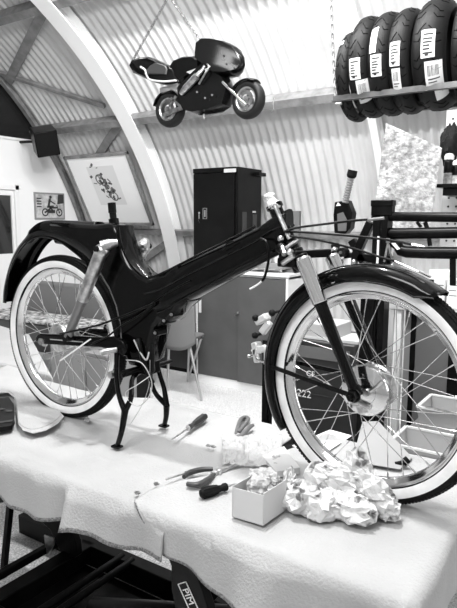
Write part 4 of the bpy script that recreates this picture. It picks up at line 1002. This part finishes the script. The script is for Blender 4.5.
def chain(name, A, B, lb, n, w=.010, r=.0024, mat=None):
    A, B = V(A), V(B); d = (B-A)/n; t = d.normalized(); s1 = t.cross(V((0, 1, 0))); s1.normalize(); s2 = t.cross(s1); m = MB()
    for i in range(n):
        c = A+d*(i+.5); e = s1 if i % 2 else s2; L_ = d.length*.68
        m.tube([c+t*L_*math.cos(a)*1+e*w*.62*math.sin(a) for a in [2*PI*k/10 for k in range(10)]], r, 5, closed=True)
    return tag(m.build(name, mat or M('chain_steel', .22, .35, .7)), lb, 'chain')
chain('chain', (xL+.01, RY-.0, RZ+.01), at(330.5, -12, Y=RY), 'vertical steel chain holding up the left end of the tyre rack', 24)
def tyre(c, R, W, lb, labels, yaw=0, tilt=0):
    t = thing('motorcycle_tyre', lb, 'tyre', V(c)-V((0, 0, R)), 'new motorcycle tyres on the rack')
    ax = V((math.cos(yaw)*math.cos(tilt), math.sin(yaw)*math.cos(tilt), math.sin(tilt))); u = V((0, 0, 1)); u = (u-ax*u.dot(ax)).normalized(); w = ax.cross(u)
    ri = .215; hw = W/2; prof = []
    def surf(s_):    # s in -1..1 across the tyre
        a = s_*1.25; y = hw*math.sin(a*1.0)/math.sin(1.25); r = R-(1-math.cos(a))*hw*.95
        return y, r
    for k in range(-12, 13): prof.append(surf(k/12))
    sh = prof[-1][1]
    prof = [(-hw*.62, ri), (-hw*.92, (ri+sh)/2), ]+prof+[(hw*.92, (ri+sh)/2), (hw*.62, ri), (hw*.5, ri), (hw*.8, (ri+sh)/2), (hw*.8, sh-.01), (0, R-.02), (-hw*.8, sh-.01), (-hw*.8, (ri+sh)/2), (-hw*.5, ri)]
    m = MB(); m.lathe(prof, c, ax, 72, u=u, closed=True)
    def sp_(s_, th, d=0):
        y, r = surf(s_); return V(c)+ax*y+(u*math.cos(th)+w*math.sin(th))*(r+d)
    for k in range(26):
        th = 2*PI*k/26
        for sg in (-1, 1):
            pts = [(.06*sg, 0), (.30*sg, .10), (.42*sg, .16), (.66*sg, .13)] if k % 2 else [(.18*sg, -.02), (.36*sg, .07), (.78*sg, .02)]
            pts = [(a+.0, th+b+(0 if sg < 0 else .05)) for a, b in pts]; Q = []
            for (a, b), (a2, b2) in zip(pts, pts[1:]):
                for j in range(4): Q.append((a+(a2-a)*j/4, b+(b2-b)*j/4))
            m.tube([sp_(a, b, .0002) for a, b in Q], .0022, 4, mi=1)
    m.build('tyre_body', [M('tyre_rubber', .007, .55, spec=.2, bump=.1, bscale=60), M('groove_black', .001, .95, spec=.05)], t, ang=50)
    for (s0, s1_, t0, t1, kind) in labels:
        m = MB(); m.grid(lambda a, b: sp_(s0+(s1_-s0)*a, t0+(t1-t0)*b, .0022), 8, 8)
        def pch(a0, a1, b0, b1): m.grid(lambda a, b: sp_(s0+(s1_-s0)*(a0+(a1-a0)*a), t0+(t1-t0)*(b0+(b1-b0)*b), .0034), 4, 4, mi=1)
        if kind == 't':
            for b in (.14, .30, .42, .54, .66, .80): pch(.14, .86 if b < .2 else random.uniform(.5, .88), b, b+.065)
            pch(.30, .55, .86, .93)
        elif kind == 'b':
            for a in range(9): pch(.15+.07*a, .15+.07*a+random.choice((.02, .035)), .15, .55)
            pch(.15, .8, .65, .70); pch(.15, .6, .78, .82)
        m.build('paper_label', [M('label_paper', .72, .6), ink], t, ang=80)
    return t
# label angles: 0 = top, positive turns through -Y (towards the room) 
def th_for(c, R, s, px, py): pass
TYR = [(335, .255, .08, 'thinnest leftmost tyre on the rack, mostly hidden by its neighbour', [(-.75, -.1, .85, .97, 't')]),
       (347, .282, .12, 'tyre on the rack with two labels, one passing behind the rail', [(-.5, .35, 1.58, 1.98, 't'), (-.05, .9, 2.0, 2.5, 'b')]),
       (367, .283, .12, 'tyre on the rack with a long blank label above a square one', [(-.55, .0, 1.02, 1.54, 'n'), (-.4, .4, 1.58, 1.98, 't')]),
       (387, .283, .12, 'tyre on the rack with a printed label above a small barcode label', [(-.5, .25, 1.40, 1.84, 't'), (-.35, .25, 1.88, 2.3, 'b')]),
       (411, .292, .18, 'widest tyre on the rack with large label and barcode label', [(-.2, .4, 1.34, 1.82, 't'), (-.05, .75, 1.88, 2.35, 'b'), (.25, .9, 2.4, 2.7, 'n')]),
       (451, .283, .13, 'tyre at the right edge of the picture beside the widest tyre', [])]
YT = RY+.21
def pxx(p): d = p-CAM; return 228.5+FPX*d.dot(RT)/d.dot(FW)
for i, (lx, R, W, lb, labs) in enumerate(TYR):
    zc_ = RZ-.004+math.sqrt((R+.006)**2-.21**2)
    X = 0.
    for it in range(12):
        left = min(pxx(V((X-W*.42, YT+R*.97*math.cos(a), zc_+R*.97*math.sin(a)))) for a in [k*PI/24 for k in range(48)])
        X += (lx-left)/190
    tyre((X, YT, zc_), R, W, lb, labs)

# ---- shelf with spray cans and pegboard at right edge
SY = 1.62
p0 = at(436.5, 184, Y=SY); p1 = at(441.5, 195.5, Y=SY)
pgx = p0.x+.02
pb = thing('pegboard', 'pale perforated pegboard at the right edge above the worktop', 'pegboard', (pgx+.3, SY+.22, cz+.03))
MB().box((at(441, 220, Y=SY+.22).x, SY+.22, cz+.03), (2.0, SY+.235, 2.02)).build('board', M('peg_paint', .5, .5), pb)
m = MB(); X0 = at(447.5, 220, Y=SY+.22).x
for i in range(12):
    for j in range(16): m.cyl((X0+i*.04, SY+.2195, 1.3+j*.045), (X0+i*.04, SY+.2185, 1.3+j*.045), .006, n=8)
o = m.build('peg_hole', ink, pb); o['kind'] = 'stuff'
sh = thing('wall_shelf', 'short black shelf carrying spray cans at the right edge', 'shelf', (p0.x+.2, SY+.1, p1.z))
MB().box((p0.x, SY, at(440, 187.5, Y=SY).z), (2.0, SY+.2, p0.z)).build('shelf_board', satin, sh)
MB().box((p1.x, SY+.02, p1.z), (2.0, SY+.2, at(440, 187.5, Y=SY).z)).build('shelf_front', satin, sh)
def can(px, r, h, lb, cap, bodym):
    c = at(px, 182, Y=SY+.07); t = thing('spray_can', lb, 'spray can', (c.x, SY+.07, p0.z), 'cans on the black shelf')
    o_ = (c.x, SY+.07, p0.z)
    MB().lathe([(0, 0), (0, r*.95), (.004, r), (h*.34, r), (h*.36, r)], o_, (0, 0, 1), 28).build('label_band', bodym, t)
    MB().lathe([(h*.36, r), (h*.70, r), (h*.73, r*.97), (h*.77, r*.75), (h*.78, r*.7)], o_, (0, 0, 1), 28).build('can_body', satin, t)
    MB().lathe([(h*.77, r*.80), (h*.79, r*.98), (h*.9, r*.98), (h*.97, r*.7), (h, 0)], o_, (0, 0, 1), 28).build('cap', cap, t)
can(448, .024, .155, 'spray can with pale domed cap on the black shelf', lgrey, M('can_label', .3, .4, var=.6, vscale=30))
can(456, .022, .12, 'shorter spray can at the very right edge of the shelf', paper, M('can_label2', .5, .4, var=.6, vscale=30))
# crumpled black mass put in for a dark patch above the cans
m = MB(); c = at(450, 146, Y=SY+.17); crumple(m, c, .05, .03, .11, 51, 32, .4); tag(m.build('dark_mass', rubber, ang=40), 'black rag hanging on the pegboard behind the spray cans', 'mass')
# translucent plastic sheet hanging
PY = 1.50
def plf(u, v):
    L_ = V((386+(371-386)*v, 123+(232-123)*v)); R2 = V((442-12*v, 148+(84)*v))
    q_ = L_.lerp(R2, u); p = at(q_.x, q_.y, Y=PY+.03*N(u*4, v*3)+.06*u)
    return p
m = MB(); m.grid(plf, 30, 36)
def mkpl():
    mm = M('bubble_plastic', .5, .35, bump=1.5, bscale=70, alpha=.72, var=.4, vscale=35, g2=.7)
    return mm
tag(m.build('plastic_cover', mkpl(), solid=.001, ang=60), 'hanging sheet of clear bubble plastic below the tyre rack', 'plastic sheet')
# hook under the purlin
m = MB(); a = atv(274, 98, VR-.1); m.tube([a, a+V((.0, -.01, -.05)), a+V((.01, -.02, -.10)), a+V((-.01, -.03, -.12))], .004, 6, cr=3); tag(m.build('hook', chrome), 'small steel hook hanging from the purlin right of the pocket bike', 'hook')

# ================================================================== POCKET BIKE (hangs by chains)
QY = 1.5
pk = thing('pocket_bike', 'black miniature racing motorcycle hanging by chains below the roof', 'pocket bike', at(209, 126, Y=QY))
def k_(x, y, o=0): return at(x, y, Y=QY+o)
def flatpart(name, pts, w, mat, bev=.012, o=0, par=None, taper=.8, nose=0, tail=0):
    m = MB(); P = [k_(x, y) for x, y in pts]; c = sum(P, V((0, 0, 0)))/len(P)
    rings = []; xa, xb = min(p.x for p in P), max(p.x for p in P)
    for yy, s_ in ((-w, taper), (-w*.72, .95), (0, 1), (w*.72, .95), (w, taper)):
        rg = []
        for p in P:
            t = (p.x-xa)/(xb-xa); g = 1-nose*max(0, (t-.35)/.65)**2-tail*max(0, (.6-t)/.6)**2
            rg.append(V((c.x+(p.x-c.x)*s_, QY+o+yy*g, c.z+(p.z-c.z)*s_)))
        rings.append(rg)
    m.loft(rings); return m.build(name, mat, par or pk, ang=42, bevel=0, sub=0)
pgl = M('fairing_black', .004, .18, spec=.3)
def pwheel(cx, cy, steer, nm, wd):
    c = k_(cx, cy); R = .105; ax = V((math.sin(steer)*-1*-1, math.cos(steer), 0)); ax = V((-math.sin(steer), math.cos(steer), 0))
    u = V((math.cos(steer), math.sin(steer), 0))
    h = wd/2
    m = MB(); m.lathe([(-h*.75, .064), (-h*.8, .068), (-h*.7, .07), (-h*.5, .062), (h*.5, .062), (h*.7, .07), (h*.8, .068), (h*.75, .064), (h*.4, .056), (-h*.4, .056)], c, ax, 40, u=u, closed=True)
    w_ = m.build(nm, dullchrome, pk, ang=50)
    m = MB(); m.lathe([(-h*.8, .068), (-h, .080), (-h*.95, .092), (-h*.6, .102), (0, .1065), (h*.6, .102), (h*.95, .092), (h, .080), (h*.8, .068)], c, ax, 48, u=u); m.build('tire', M('pocket_tyre', .012, .5, spec=.25), w_, ang=50)
    m = MB(); m.cyl(c-ax*h*.9, c+ax*h*.9, .018, n=16); ww = ax.cross(u)
    for k in range(3):
        a = 2*PI*k/3+.5; e = u*math.cos(a)+ww*math.sin(a); m.bar(c+e*.012, c+e*.062, .016, .012, up=ax)
    m.build('spoke', dullchrome, w_)
    m = MB(); m.lathe([(-.002, .028), (-.002, .048), (.001, .048), (.001, .028)], c-ax*(h*.7), ax, 32, closed=True); m.build('brake_disc', chrome, w_)
    return w_
pwheel(170.5, 110, math.radians(0), 'rear_wheel', .07); pwheel(248.5, 100, math.radians(-4), 'front_wheel', .07)
flatpart('seat_tail', [(131, 66), (134, 61), (143, 58.5), (154, 58), (163, 62), (171, 66), (180, 68), (186, 74), (186, 84), (178, 85), (168, 86), (156, 83), (145, 78), (136, 74)], .075, pgl, tail=.45)
m = MB(); m.tube([k_(140.5, 67, -.078), k_(145, 70, -.082), k_(147, 76, -.082), k_(151, 80, -.082), k_(165, 81.5, -.082), k_(176, 80.5, -.08)], .006, 8, cr=4); m.build('white_stripe', M('stripe', .6, .3), pk)
flatpart('seat_pad', [(150, 77), (157, 68), (163, 64.5), (175, 68), (177, 72), (176, 78)], .084, M('seat_pad_grey', .05, .6))
flatpart('fuel_tank', [(174, 68), (178, 62), (188, 58), (200, 57.5), (208, 61), (208, 72), (198, 78), (185, 84), (176, 78)], .07, pgl)
m = MB(); m.poly([k_(x, y, -.071) for x, y in [(186, 72), (203, 66), (205, 68), (190, 74)]], (0, .004, 0)); m.build('tank_stripe', lgrey, pk)
flatpart('upper_fairing', [(203, 56), (204, 46), (210, 41), (219, 41), (230, 43), (238, 48), (244, 57), (245, 65), (241, 72), (233, 76), (222, 77), (212, 69), (203, 62)], .10, pgl, taper=.9, nose=.8)
flatpart('belly_fairing', [(184, 90), (200, 74), (212, 62), (220, 70), (228, 78), (232, 88), (228, 106), (216, 112), (200, 115.5), (190, 113), (186, 104)], .085, pgl, taper=.93, nose=.5)
m = MB(); m.ball(k_(224, 47, 0), .05, 1.1, .8, .42, 20); m.build('windscreen', M('smoke_screen', .03, .08, spec=.8), pk)
m = MB()
for x, y, a in ((221.5, 52.5, -.098), (224, 60, -.1), (197, 92, -.085), (212, 95, -.085), (205, 98, -.085)): m.cyl(k_(x, y, a), k_(x, y, a-.006), .006, n=10)
m.bar(k_(231, 64, -.095), k_(236, 67.5, -.09), .004, .009); m.build('stud', chrome, pk)
m = MB(); m.tube([k_(181, 94, -.10), k_(186, 88, -.10), k_(197, 76, -.10)], [.014, .021, .022], 16); m.build('exhaust', dullchrome, pk)
m = MB(); m.tube([k_(197, 76, -.10), k_(203, 69, -.09), k_(206, 63, -.08)], [.014, .010, .010], 10); m.tube([k_(199, 84, -.09), k_(206, 72, -.1), k_(210, 66, -.09)], .006, 8); m.tube([k_(205, 60, -.08), k_(209, 68, -.09), k_(205, 70, -.1)], .008, 8, cr=3); m.build('front_frame_tube', dullchrome, pk)
m = MB()
for o in (-.05, .05): m.bar(k_(164, 115, o), k_(184, 107, o), .012, .022); m.bar(k_(171, 98, o), k_(182, 108, o), .010, .014); m.bar(k_(176, 96, o), k_(170, 107, o), .010, .014)
m.build('swing_arm', dullchrome, pk)
m = MB(); m.bar(k_(165, 92, 0), k_(183, 87, 0), .1, .03); m.ball(k_(178, 90, -.03), .02); m.tube([k_(168, 88, -.04), k_(176, 91, -.05), k_(182, 99, -.05)], .008, 8, cr=3); m.build('sub_frame', steel, pk)
def pfender(cx, cy, a0, a1, nm, R=.116):
    c = k_(cx, cy); rings = []
    for i in range(13):
        a = math.radians(a0+(a1-a0)*i/12); e = V((math.cos(a), 0, math.sin(a)))
        rings.append([c+V((0, y, 0))+e*(R-abs(y)**2*6) for y in (-.045, -.03, 0, .03, .045)])
    m = MB(); m.loft(rings, closed=False); return m.build(nm, pgl, pk, solid=.006)
pfender(170.5, 110, 60, 165, 'rear_fender'); pfender(248.5, 100, 60, 150, 'front_fender')
m = MB()
for o in (-.045, .045): m.cyl(k_(223, 82, o), k_(228, 87, o), .011, n=12); m.cyl(k_(224, 83.5, o), k_(246, 105.5, o), .0075, n=12)
m.build('fork', chrome, pk)
m = MB(); m.box(k_(188, 103, -.02)-V((0, 0, .02)), k_(218, 92, .05)); m.build('engine', satin, pk)
m = MB(); m.cyl(k_(204, 119, -.03), k_(204, 114, -.03), .006); m.build('kick_stand', dullchrome, pk)
top = at(169, -4, Y=QY)
chain('chain', at(133, 60, Y=QY), top, 'steel chain rising from the tail of the hanging pocket bike', 26, w=.011)
chain('chain', at(203, 44, Y=QY), top, 'steel chain rising from the fairing of the hanging pocket bike', 22, w=.011)
hk = vp(top.x, 0, 0); th = math.acos(max(-1, min(1, (QY-VYC)/(VR-.02)))); roof = vp(top.x, th, VR-.01)
m = MB(); m.cyl(top, roof, .004, n=8); m.lathe([(0, 0), (0, .03), (.006, .03), (.006, 0)], roof-V((0, 0, .012)), (0, 0, 1), 20); tag(m.build('ceiling_hook', steel), 'steel rod and plate in the roof holding the pocket bike chains', 'hook')

# ================================================================== LIGHT
def light(kind, name, loc, power, size=.1, rot=None, size_y=None, target=None):
    d = bpy.data.lights.new(name, kind); d.energy = power
    if kind == 'AREA':
        d.size = size
        if size_y: d.shape = 'RECTANGLE'; d.size_y = size_y
    else: d.shadow_soft_size = size
    o = bpy.data.objects.new(name, d); COL.objects.link(o); o.location = loc
    if target is not None: o.rotation_euler = (V(target)-V(loc)).to_track_quat('-Z', 'Y').to_euler()
    return o
light('AREA', 'ceiling_tube', (-.45, 1.45, 3.33), 66, 2.6, size_y=.04, target=(-.45, 2.3, 2.0))
light('POINT', 'ceiling_lamp', (.7, .05, 3.15), 135, .06)
light('AREA', 'front_fill', (.8, -1.9, 2.9), 30, 1.2, size_y=.5, target=(0, .8, 1.4))  # soft fill added above the camera side, no skylight in the roof
light('AREA', 'right_fill', (3.0, 1.2, 1.6), 12, 1.2, size_y=1.4, target=(0, 1.8, 1.0))  # soft fill added at the open right end, no door there
sl = light('SPOT', 'gable_fill', (.6, -1.2, 2.6), 130, .08, target=(-3.7, 2.2, 1.6)); sl.data.spot_size = math.radians(34); sl.data.spot_blend = .6  # spot added to brighten the white gable wall
w = bpy.data.worlds.new('world'); sc.world = w; w.use_nodes = True
w.node_tree.nodes['Background'].inputs['Color'].default_value = (1, 1, 1, 1); w.node_tree.nodes['Background'].inputs['Strength'].default_value = .35
vs = sc.view_settings; vs.view_transform = 'Standard'; vs.look = 'None'; vs.exposure = .62; vs.gamma = 1; vs.use_curve_mapping = False
